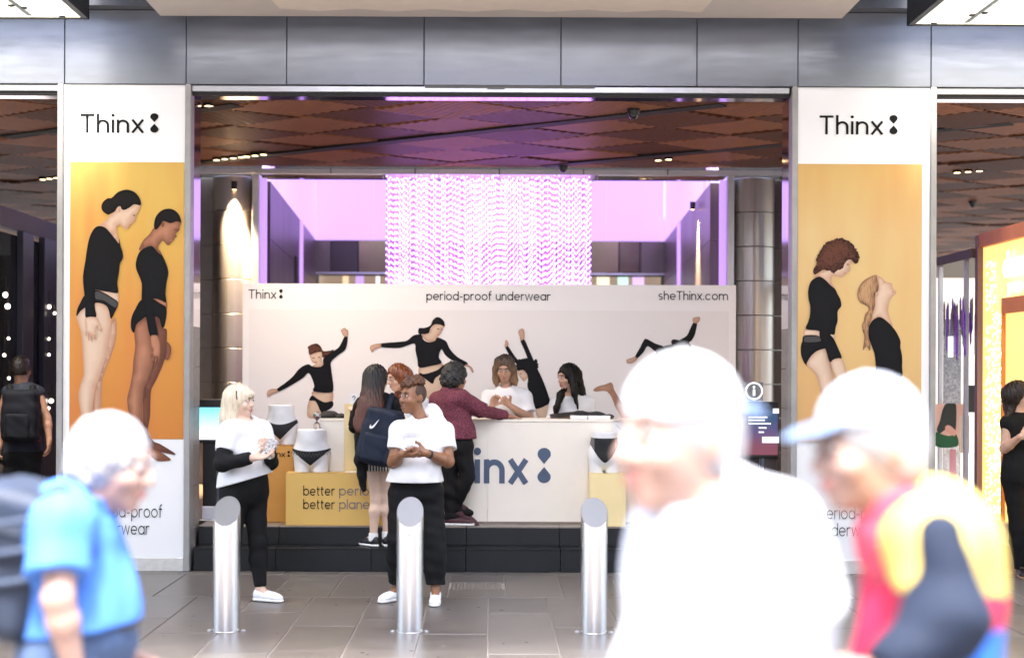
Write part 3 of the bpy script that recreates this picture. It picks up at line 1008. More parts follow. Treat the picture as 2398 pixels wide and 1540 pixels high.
# ---------------------------------------------------------------- the booth: backdrop, counter, plinths
ink = mat('print_black', (.005, .005, .006), .6, spec=.15)
board_m = mat('backdrop_white', (.83, .80, .79), .55, noise=.01)
grey_print = mat('print_grey_pink', (.78, .74, .725), .55, noise=.012, nscale=1.5)
cream = mat('counter_cream', (.84, .775, .675), .45, noise=.015)
yellow = mat('plinth_yellow', (.66, .42, .115), .5, noise=.03, nscale=2)
yellow_pale = mat('plinth_pale_yellow', (.82, .66, .34), .5, noise=.02)
orange = mat('plinth_orange', (.58, .28, .055), .5, noise=.03)
blue_ink = mat('logo_blue_grey', (.065, .095, .155), .5, noise=.1)
silver_ink = mat('letter_foil', (.17, .15, .16), .25, .6, noise=.2, nscale=10)
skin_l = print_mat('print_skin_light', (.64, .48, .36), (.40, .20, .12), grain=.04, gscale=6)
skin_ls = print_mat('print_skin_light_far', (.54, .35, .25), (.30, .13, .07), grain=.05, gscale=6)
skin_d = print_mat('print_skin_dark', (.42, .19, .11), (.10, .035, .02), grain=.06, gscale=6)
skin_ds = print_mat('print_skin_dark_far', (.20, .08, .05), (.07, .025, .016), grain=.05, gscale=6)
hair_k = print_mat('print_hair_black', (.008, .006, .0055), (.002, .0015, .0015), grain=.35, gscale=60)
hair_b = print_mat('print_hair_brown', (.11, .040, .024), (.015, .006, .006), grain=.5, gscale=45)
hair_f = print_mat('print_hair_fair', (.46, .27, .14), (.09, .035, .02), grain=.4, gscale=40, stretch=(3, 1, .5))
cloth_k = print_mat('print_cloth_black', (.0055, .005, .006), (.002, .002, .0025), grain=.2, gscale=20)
lace = mat('print_lace', (.035, .032, .030), .6, noise=.6, nscale=120)
lip = mat('print_lip', (.42, .12, .10), .5)

DB = 14.15
bd = thing('backdrop', 'wide white backdrop board printed with four dancers in black behind the counter', 'backdrop board', (0, DB, .372))
a0, a1 = P(567, 900, DB).x, P(1722, 900, DB).x
zt = P(1146, 665.5, DB).z
bx('board', board_m, bd, a0, a1, DB, DB + .05, .372, zt, .004)
g0, g1 = P(583, 724, DB), P(1706, 724, DB)
MB().add([(g0.x, DB - .0015, .5), (g1.x, DB - .0015, .5), (g1.x, DB - .0015, g0.z), (g0.x, DB - .0015, g0.z)], [(0, 1, 2, 3)]).build('print_panel', grey_print, bd)
for sgn, x in ((-1, a0 + .2), (1, a1 - .2)):
    MB().tube([(x, DB + .06, .372), (x, DB + .06, zt - .1)], .018, 8).build('stand_pole', steel_light, bd)
    bx('stand_foot', steel_dark, bd, x - .2, x + .2, DB + .051, DB + .45, .372, .384)
def label(text, px0, px1, base, cap, D, m, parent, w=.105, gap=.12, lift=.003):
    a, b = P(px0, base, D), P(px1, base, D)
    h = cap * D / FD
    return text_mesh(text, h, (a.x, D, a.z), w=w, gap=gap, fit=b.x - a.x, lift=lift).build('lettering', m, parent)
def logo(px0, px1, base, cap, D, m, parent, w=.105, lift=.003, drops=None):
    """the wordmark followed by its two facing drops"""
    wd = (px1 - px0)
    label('Thinx', px0, px0 + wd * .815, base, cap, D, m, parent, w, .115, lift)
    d0 = px0 + wd * .895
    label(':', d0, px1, base, cap * 1.06, D, m, parent, w, lift=lift)
logo(582, 662, 699, 21.5, DB, ink, bd)
label('period-proof underwear', 998, 1289, 702.5, 21, DB, ink, bd, w=.115, gap=.10)
label('sheThinx.com', 1541, 1704, 702, 21, DB, ink, bd, w=.115, gap=.10)
c6 = lambda x, y: ((500 + x / 3.2405) * .9588, (680 + y / 3.2405) * .9588)
c5 = lambda x, y: ((1060 + x / 4.796) * .9588, (840 + y / 4.796) * .9588)
c4 = lambda x, y: ((1440 + x / 4.277) * .9588, (740 + y / 4.277) * .9588)
def figure(parent, D, conv, parts, lab=None):
    """a printed figure: pieces laid one over the other as the printed layers are"""
    root = None
    for k, (pts, m, nm, *cu) in enumerate(parts):
        o = printed(nm if root is not None else 'printed_figure', pts, conv, D, .0022 + .0011 * k, m, root if root is not None else parent, 6 if cu else 4, cu[0] if cu else 0.)
        if root is None:
            root = o
            if lab: root['label'] = lab
    return root
def face_marks(*spots):
    return [([(x - a, y), (x, y - b), (x + a, y), (x, y + b)], m, nm) for x, y, a, b, m, nm in spots]
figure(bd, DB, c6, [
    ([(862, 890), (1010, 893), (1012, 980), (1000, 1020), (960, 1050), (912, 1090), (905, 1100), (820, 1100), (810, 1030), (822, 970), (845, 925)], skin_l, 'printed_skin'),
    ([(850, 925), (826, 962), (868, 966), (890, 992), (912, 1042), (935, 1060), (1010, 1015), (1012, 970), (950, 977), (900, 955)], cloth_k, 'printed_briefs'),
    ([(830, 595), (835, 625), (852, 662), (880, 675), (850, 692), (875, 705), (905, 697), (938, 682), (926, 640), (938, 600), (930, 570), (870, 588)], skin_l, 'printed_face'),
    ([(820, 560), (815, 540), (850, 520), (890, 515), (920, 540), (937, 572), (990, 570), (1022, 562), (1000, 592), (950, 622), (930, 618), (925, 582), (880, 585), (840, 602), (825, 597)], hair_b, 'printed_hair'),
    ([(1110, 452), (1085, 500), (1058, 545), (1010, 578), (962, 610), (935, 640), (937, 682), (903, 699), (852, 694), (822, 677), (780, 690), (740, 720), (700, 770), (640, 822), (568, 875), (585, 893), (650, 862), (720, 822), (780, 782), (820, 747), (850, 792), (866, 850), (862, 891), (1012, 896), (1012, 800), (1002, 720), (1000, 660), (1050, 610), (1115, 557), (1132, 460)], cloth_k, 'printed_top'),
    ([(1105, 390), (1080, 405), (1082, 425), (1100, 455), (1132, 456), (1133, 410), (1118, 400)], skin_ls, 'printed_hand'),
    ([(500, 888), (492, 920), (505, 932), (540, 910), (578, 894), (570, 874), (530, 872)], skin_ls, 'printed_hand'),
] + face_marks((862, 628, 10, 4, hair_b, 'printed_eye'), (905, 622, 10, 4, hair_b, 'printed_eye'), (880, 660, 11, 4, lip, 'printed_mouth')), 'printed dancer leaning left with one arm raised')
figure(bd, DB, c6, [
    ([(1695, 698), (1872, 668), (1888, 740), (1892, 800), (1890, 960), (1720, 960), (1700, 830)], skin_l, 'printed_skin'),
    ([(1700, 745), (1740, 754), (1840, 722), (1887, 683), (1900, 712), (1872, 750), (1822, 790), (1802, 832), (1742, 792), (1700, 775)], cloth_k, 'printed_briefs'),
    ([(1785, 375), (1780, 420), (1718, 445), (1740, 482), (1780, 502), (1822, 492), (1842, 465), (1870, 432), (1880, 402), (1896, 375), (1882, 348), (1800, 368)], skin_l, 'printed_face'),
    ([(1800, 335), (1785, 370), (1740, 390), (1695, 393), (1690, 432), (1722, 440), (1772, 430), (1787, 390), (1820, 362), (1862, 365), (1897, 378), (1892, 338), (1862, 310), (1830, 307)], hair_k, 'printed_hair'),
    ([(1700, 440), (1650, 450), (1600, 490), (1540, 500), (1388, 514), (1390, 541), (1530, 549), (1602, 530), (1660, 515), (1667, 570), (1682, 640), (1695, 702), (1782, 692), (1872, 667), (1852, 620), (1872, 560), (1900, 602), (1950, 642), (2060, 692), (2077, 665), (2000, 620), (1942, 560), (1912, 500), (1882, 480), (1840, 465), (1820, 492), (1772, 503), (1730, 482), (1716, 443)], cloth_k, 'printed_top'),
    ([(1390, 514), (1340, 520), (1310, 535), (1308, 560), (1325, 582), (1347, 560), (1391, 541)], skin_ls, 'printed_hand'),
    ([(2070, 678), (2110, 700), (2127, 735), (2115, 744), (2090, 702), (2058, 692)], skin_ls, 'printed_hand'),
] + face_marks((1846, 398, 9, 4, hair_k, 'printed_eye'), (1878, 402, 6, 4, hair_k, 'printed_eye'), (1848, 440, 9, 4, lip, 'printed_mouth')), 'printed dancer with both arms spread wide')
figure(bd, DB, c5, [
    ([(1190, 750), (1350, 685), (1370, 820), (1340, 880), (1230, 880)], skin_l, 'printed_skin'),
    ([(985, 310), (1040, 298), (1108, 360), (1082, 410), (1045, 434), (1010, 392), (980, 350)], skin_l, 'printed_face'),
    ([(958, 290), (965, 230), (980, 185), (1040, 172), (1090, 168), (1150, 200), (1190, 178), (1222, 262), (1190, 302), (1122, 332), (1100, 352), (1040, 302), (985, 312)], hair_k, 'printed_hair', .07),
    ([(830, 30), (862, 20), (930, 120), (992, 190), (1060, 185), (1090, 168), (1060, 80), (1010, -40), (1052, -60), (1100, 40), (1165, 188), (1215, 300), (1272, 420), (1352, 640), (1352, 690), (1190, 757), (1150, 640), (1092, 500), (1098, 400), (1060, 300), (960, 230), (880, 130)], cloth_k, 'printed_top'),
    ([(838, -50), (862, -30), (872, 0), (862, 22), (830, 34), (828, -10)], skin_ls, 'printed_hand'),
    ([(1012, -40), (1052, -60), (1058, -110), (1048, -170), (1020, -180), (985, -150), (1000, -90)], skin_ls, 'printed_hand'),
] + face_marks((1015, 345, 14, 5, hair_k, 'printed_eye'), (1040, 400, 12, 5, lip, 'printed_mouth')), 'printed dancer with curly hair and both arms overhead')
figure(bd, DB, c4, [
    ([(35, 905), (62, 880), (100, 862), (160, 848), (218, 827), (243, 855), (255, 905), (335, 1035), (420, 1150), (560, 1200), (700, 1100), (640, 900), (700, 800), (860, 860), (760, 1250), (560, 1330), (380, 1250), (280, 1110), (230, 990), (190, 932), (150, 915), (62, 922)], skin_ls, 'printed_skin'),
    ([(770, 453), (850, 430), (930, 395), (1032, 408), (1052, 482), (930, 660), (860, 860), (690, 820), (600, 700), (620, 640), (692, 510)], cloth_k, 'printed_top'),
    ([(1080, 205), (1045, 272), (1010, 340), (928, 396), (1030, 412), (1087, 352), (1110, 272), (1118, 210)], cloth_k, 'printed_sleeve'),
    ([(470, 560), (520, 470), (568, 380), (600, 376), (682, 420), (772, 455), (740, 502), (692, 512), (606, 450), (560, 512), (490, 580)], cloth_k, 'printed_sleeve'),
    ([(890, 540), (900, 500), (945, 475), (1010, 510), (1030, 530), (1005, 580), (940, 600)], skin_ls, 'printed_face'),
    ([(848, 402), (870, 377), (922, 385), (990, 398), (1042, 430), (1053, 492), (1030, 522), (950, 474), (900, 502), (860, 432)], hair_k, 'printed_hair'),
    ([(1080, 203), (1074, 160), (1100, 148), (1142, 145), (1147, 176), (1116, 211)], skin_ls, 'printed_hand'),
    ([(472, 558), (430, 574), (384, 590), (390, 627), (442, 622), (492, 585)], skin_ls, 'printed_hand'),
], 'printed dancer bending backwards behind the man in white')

# pillar banners
DN_ = F0 - .012
def banner(x0, x1, px_in0, px_in1, py0, py1, lab, bottom):
    b = thing('banner', lab, 'banner', ((x0 + x1) / 2, F0, 2), 'pillar banners')
    bx('banner_sheet', white_panel, b, x0 + .002, x1 - .002, F0 - .010, F0 - .0005, .118, 4.2)
    return b
poster_warm = bpy.data.materials.new('print_orange_ground')
poster_warm.use_nodes = True
def ground_mat(name, stops, cx, cz, amount):
    """printed backdrop colour: yellow at the top turning orange lower down, with the soft printed studio shadow"""
    m = bpy.data.materials.new(name)
    m.use_nodes = True
    nt = m.node_tree
    b = nt.nodes['Principled BSDF']
    b.inputs['Roughness'].default_value = .5
    b.inputs['Specular IOR Level'].default_value = .2
    tc = nt.nodes.new('ShaderNodeTexCoord')
    sp = nt.nodes.new('ShaderNodeSeparateXYZ')
    nt.links.new(tc.outputs['Generated'], sp.inputs[0])
    r = nt.nodes.new('ShaderNodeValToRGB')
    for i, (p, c) in enumerate(stops):
        e = r.color_ramp.elements[i] if i < 2 else r.color_ramp.elements.new(p)
        e.position = p
        e.color = (*lin(c), 1)
    nt.links.new(sp.outputs[2], r.inputs[0])
    n = nt.nodes.new('ShaderNodeTexNoise')
    n.inputs['Scale'].default_value = 1.6
    mp = nt.nodes.new('ShaderNodeMapping')
    mp.inputs['Scale'].default_value = (2.2, 1, .5)
    nt.links.new(tc.outputs['Object'], mp.inputs[0])
    nt.links.new(mp.outputs[0], n.inputs['Vector'])
    mr = nt.nodes.new('ShaderNodeMapRange')
    mr.inputs[1].default_value, mr.inputs[2].default_value = .45, .75
    mr.inputs[3].default_value, mr.inputs[4].default_value = 0, amount
    nt.links.new(n.outputs[0], mr.inputs[0])
    mx = nt.nodes.new('ShaderNodeMixRGB')
    mx.inputs[2].default_value = (.55, .17, .055, 1)
    nt.links.new(mr.outputs[0], mx.inputs[0])
    nt.links.new(r.outputs[0], mx.inputs[1])
    nt.links.new(mx.outputs[0], b.inputs['Base Color'])
    return m
def flat(name, m, parent, px0, px1, py0, py1, D, lift):
    a, c = P(px0, (py0 + py1) / 2, D), P(px1, (py0 + py1) / 2, D)
    z1, z0 = P((px0 + px1) / 2, py0, D).z, P((px0 + px1) / 2, py1, D).z
    return bx(name, m, parent, a.x, c.x, D - lift - .002, D - lift, z0, z1)
lb = banner(-3.69, -2.64, 0, 0, 0, 0, 'white pillar banner with two bowed models on orange, left of the counter', 0)
flat('print_panel', ground_mat('print_ground_left', [(0, (.54, .20, .042)), (.45, (.58, .27, .06)), (.75, (.60, .37, .085)), (1, (.60, .40, .10))], 0, 0, .55), lb, 163.5, 430.6, 380, 1027, DN_, 0)
logo(188, 371, 311, 44, DN_, ink, lb, w=.118)
label('period-proof', 152 + 58, 380, 1210, 30, DN_, ink, lb, w=.085)
label('underwear', 152 + 58, 350, 1250, 30, DN_, ink, lb, w=.085)
c7 = lambda x, y: ((160 + x / 4.053) * .9588, (400 + y / 4.053) * .9588)
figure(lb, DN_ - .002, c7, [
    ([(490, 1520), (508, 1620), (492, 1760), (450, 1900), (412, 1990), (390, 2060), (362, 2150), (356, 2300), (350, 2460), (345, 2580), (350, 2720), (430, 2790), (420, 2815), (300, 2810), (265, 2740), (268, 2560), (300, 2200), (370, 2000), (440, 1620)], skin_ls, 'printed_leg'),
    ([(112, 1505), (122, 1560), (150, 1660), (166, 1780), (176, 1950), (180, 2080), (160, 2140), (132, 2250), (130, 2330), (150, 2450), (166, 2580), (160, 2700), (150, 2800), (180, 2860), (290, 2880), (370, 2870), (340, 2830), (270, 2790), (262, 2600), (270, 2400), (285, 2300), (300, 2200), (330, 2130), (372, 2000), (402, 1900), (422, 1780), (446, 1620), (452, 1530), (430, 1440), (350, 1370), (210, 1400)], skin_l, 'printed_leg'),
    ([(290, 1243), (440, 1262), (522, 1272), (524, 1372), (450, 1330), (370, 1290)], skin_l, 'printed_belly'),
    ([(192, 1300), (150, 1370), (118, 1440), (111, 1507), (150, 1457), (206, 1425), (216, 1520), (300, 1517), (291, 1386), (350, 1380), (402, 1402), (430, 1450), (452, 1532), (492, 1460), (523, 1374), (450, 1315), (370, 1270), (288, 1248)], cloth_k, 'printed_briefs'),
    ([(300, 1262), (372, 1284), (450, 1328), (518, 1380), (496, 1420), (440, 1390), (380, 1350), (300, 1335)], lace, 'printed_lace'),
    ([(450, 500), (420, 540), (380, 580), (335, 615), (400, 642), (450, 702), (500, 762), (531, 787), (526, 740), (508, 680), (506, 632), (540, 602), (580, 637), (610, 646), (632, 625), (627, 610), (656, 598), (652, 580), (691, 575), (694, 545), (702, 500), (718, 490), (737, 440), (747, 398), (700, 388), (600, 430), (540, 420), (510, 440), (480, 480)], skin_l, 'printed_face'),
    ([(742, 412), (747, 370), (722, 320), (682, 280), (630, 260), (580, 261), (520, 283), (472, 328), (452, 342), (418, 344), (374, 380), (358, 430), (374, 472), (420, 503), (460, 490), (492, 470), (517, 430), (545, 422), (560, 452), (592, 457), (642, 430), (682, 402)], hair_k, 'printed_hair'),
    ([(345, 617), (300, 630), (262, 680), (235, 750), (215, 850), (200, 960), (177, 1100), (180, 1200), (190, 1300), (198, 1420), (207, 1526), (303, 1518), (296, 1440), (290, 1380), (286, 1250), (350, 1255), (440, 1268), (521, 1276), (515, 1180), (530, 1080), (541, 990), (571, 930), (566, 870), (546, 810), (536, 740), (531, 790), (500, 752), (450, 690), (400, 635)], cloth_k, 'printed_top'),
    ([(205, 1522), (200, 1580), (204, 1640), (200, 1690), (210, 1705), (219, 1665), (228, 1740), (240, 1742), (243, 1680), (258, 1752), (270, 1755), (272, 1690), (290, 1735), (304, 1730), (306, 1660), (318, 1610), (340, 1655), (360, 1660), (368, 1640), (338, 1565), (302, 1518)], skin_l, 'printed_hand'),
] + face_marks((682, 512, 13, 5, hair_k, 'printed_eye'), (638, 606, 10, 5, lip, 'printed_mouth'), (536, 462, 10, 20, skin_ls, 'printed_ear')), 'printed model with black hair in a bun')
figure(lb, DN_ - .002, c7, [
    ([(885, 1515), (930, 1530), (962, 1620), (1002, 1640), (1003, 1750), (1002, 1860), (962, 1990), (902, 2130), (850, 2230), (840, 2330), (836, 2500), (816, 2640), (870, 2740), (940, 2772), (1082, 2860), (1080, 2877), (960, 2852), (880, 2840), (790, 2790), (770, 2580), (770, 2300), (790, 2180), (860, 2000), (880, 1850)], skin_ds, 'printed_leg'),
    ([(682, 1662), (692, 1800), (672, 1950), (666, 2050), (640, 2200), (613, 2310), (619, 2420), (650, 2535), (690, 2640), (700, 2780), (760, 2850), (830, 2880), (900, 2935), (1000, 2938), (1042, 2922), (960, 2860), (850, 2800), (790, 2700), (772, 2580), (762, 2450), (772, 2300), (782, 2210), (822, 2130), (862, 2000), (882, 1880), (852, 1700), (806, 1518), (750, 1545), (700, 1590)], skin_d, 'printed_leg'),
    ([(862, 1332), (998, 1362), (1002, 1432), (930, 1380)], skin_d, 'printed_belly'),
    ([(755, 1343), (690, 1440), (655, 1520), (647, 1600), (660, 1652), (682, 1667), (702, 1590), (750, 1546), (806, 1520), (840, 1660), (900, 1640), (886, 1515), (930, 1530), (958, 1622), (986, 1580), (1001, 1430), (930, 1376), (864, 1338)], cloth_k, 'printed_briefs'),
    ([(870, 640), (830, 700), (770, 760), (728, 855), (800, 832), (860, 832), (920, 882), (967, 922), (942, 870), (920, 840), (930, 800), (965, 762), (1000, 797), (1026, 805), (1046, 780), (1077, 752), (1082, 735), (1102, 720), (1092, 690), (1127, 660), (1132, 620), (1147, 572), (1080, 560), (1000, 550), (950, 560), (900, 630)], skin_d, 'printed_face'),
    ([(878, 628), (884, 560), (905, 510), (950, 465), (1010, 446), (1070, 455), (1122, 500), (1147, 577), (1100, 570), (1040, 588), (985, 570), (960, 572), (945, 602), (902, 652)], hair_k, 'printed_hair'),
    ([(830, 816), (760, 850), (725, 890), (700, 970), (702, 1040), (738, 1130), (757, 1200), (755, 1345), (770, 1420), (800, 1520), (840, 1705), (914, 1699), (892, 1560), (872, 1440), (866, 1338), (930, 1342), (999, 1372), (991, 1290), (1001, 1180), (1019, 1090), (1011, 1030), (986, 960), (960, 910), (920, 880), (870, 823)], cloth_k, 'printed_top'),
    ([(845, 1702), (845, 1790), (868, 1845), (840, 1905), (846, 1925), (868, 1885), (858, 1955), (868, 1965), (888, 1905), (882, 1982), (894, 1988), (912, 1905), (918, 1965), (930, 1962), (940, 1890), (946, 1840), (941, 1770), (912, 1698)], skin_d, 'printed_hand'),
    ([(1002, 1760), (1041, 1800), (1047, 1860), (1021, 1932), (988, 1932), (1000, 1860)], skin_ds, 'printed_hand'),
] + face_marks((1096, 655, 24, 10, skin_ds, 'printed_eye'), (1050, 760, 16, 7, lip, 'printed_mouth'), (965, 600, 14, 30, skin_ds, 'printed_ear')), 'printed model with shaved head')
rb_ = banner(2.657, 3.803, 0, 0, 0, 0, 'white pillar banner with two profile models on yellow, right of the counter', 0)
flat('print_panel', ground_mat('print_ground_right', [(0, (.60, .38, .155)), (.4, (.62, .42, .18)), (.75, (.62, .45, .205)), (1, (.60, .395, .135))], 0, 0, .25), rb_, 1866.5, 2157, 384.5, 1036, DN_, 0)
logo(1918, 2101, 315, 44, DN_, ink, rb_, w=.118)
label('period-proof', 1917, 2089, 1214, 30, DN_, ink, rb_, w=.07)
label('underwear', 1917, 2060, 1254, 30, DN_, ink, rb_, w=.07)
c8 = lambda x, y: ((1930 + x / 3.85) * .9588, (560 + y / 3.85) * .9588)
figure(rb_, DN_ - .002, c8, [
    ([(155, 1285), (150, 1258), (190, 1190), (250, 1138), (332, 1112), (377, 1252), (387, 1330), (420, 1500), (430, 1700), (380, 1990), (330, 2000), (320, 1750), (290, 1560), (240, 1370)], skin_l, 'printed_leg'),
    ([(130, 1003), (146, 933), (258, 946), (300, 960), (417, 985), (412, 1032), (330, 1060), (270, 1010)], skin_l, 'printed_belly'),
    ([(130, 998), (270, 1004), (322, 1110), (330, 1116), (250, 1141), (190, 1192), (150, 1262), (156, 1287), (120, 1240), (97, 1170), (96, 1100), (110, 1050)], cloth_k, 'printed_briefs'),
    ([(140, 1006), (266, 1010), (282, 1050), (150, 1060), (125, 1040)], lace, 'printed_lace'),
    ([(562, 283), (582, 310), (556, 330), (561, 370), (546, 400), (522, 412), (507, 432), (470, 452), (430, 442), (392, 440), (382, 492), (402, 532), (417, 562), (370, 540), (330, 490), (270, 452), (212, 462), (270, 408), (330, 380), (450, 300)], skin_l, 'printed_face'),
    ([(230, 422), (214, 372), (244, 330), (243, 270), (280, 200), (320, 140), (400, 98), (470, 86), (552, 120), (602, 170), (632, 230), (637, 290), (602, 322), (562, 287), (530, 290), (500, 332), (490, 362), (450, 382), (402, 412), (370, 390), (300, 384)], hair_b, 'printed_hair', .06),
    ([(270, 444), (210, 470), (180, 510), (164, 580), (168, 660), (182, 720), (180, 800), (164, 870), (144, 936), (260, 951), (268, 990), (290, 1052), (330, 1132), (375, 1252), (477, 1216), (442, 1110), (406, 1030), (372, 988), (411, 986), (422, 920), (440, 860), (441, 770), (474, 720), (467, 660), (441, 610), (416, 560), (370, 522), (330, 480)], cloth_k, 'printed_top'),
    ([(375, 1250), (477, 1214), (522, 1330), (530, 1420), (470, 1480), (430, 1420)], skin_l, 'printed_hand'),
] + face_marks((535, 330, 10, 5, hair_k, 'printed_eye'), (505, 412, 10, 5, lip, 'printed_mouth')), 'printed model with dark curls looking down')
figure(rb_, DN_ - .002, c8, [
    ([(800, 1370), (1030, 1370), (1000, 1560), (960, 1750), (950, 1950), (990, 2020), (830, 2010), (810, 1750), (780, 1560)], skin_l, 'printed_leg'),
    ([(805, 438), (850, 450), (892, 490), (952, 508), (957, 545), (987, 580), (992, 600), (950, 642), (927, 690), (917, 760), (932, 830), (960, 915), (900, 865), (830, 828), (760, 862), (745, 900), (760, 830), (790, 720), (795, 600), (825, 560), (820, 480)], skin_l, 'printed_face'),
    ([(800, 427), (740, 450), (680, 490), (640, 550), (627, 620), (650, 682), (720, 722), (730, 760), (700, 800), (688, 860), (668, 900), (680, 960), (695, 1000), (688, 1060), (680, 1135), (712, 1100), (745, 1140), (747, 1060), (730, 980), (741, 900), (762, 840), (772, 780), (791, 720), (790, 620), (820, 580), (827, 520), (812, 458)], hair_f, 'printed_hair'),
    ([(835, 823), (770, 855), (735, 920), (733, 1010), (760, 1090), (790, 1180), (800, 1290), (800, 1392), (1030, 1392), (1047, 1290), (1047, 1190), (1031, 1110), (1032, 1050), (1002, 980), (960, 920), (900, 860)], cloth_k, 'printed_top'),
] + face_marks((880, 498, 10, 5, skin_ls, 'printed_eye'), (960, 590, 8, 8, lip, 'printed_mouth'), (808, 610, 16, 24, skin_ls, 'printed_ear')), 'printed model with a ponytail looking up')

# counter
DC = 12.77
ZP = .372
co = thing('counter', 'long cream sales counter with a blue grey wordmark on its front', 'counter', (0, DC + .3, ZP))
k0, k1 = sx(750, DC), sx(1532, DC)
ks = [k0, sx(1142, DC), k1]
for a, b in zip(ks, ks[1:]):
    bx('counter_panel', cream, co, a + .0008, b - .0008, DC, DC + .03, ZP + .001, 1.285, .002)
bx('counter_top', cream, co, k0 - .004, k1 + .004, DC - .006, DC + .52, 1.286, 1.309, .003)
bx('counter_side', cream, co, k0, k0 + .03, DC + .031, DC + .5, ZP + .001, 1.285, .003)
bx('counter_side', cream, co, k1 - .03, k1, DC + .031, DC + .5, ZP + .001, 1.285, .003)
bx('kick_strip', mat('kick_strip', (.22, .17, .13), .5), co, sx(985, DC), k1 - .02, DC - .004, DC - .0005, ZP + .001, ZP + .02)
logo(994, 1289, 1130, 80, DC, blue_ink, co, w=.17, lift=.004)
card = thing('card', 'small white card taped to the top right corner of the counter', 'card', P(1450, 1000, DC))
flat('card_sheet', white_panel, card, 1435, 1464, 985, 1014, DC, .004)
for a in (0, 5):
    q = P(1442 + a, 994 + a, DC)
    MB().tube([(q.x, DC - .0065, q.z), (q.x + .05, DC - .0065, q.z - .045)], .0012, 4).build('card_line', silver_ink, card)

def plinth(lab, px0, px1, py0, D, depth, m, side_m=None, ztop=None):
    x0, x1 = sx(px0, D), sx(px1, D)
    zt_ = P(px0, py0, D).z if ztop is None else ztop
    t = thing('plinth', lab, 'plinth', ((x0 + x1) / 2, D + depth / 2, ZP), 'display plinths')
    bx('plinth_body', m, t, x0, x1, D, D + depth, ZP + .001, zt_ - .004, .003)
    bx('plinth_lid', m, t, x0 - .001, x1 + .001, D - .001, D + depth + .001, zt_ - .0035, zt_, .0015)
    return t, x0, x1, zt_
py, yx0, yx1, yzt = plinth('long yellow plinth reading better period better planet', 670, 972, 1106, 12.56, .20, yellow)
label('better', 710, 784, 1159, 23, 12.559, ink, py, w=.10)
label('period', 794, 882, 1159, 23, 12.559, silver_ink, py, w=.10)
label('better', 710, 784, 1190.5, 23, 12.559, ink, py, w=.10)
label('planet', 794, 876, 1190.5, 23, 12.559, silver_ink, py, w=.10)
po, ox0, ox1, ozt = plinth('orange plinth behind the blonde woman with a small wordmark', 600, 688, 1042, 12.80, .36, orange)
logo(620, 679, 1069, 13.5, 12.799, ink, po, w=.12)
plinth('tall narrow yellow plinth between the cream counter and the long haired girl', 806, 872, 945, 12.762, .006, yellow_pale)
pr, rx0, rx1, rzt = plinth('pale yellow plinth under the high waisted briefs', 1382, 1466, 1108, 12.56, .20, yellow_pale)
plinth('yellow plinth half hidden behind the man in white', 1508, 1562, 1118, 12.60, .3, yellow)

# ---------------------------------------------------------------- bodies: implicit surfaces meshed with surface nets
V3 = lambda p: np.array(p, dtype=np.float32)
def unit(v):
    v = V3(v)
    return v / (np.linalg.norm(v) + 1e-9)

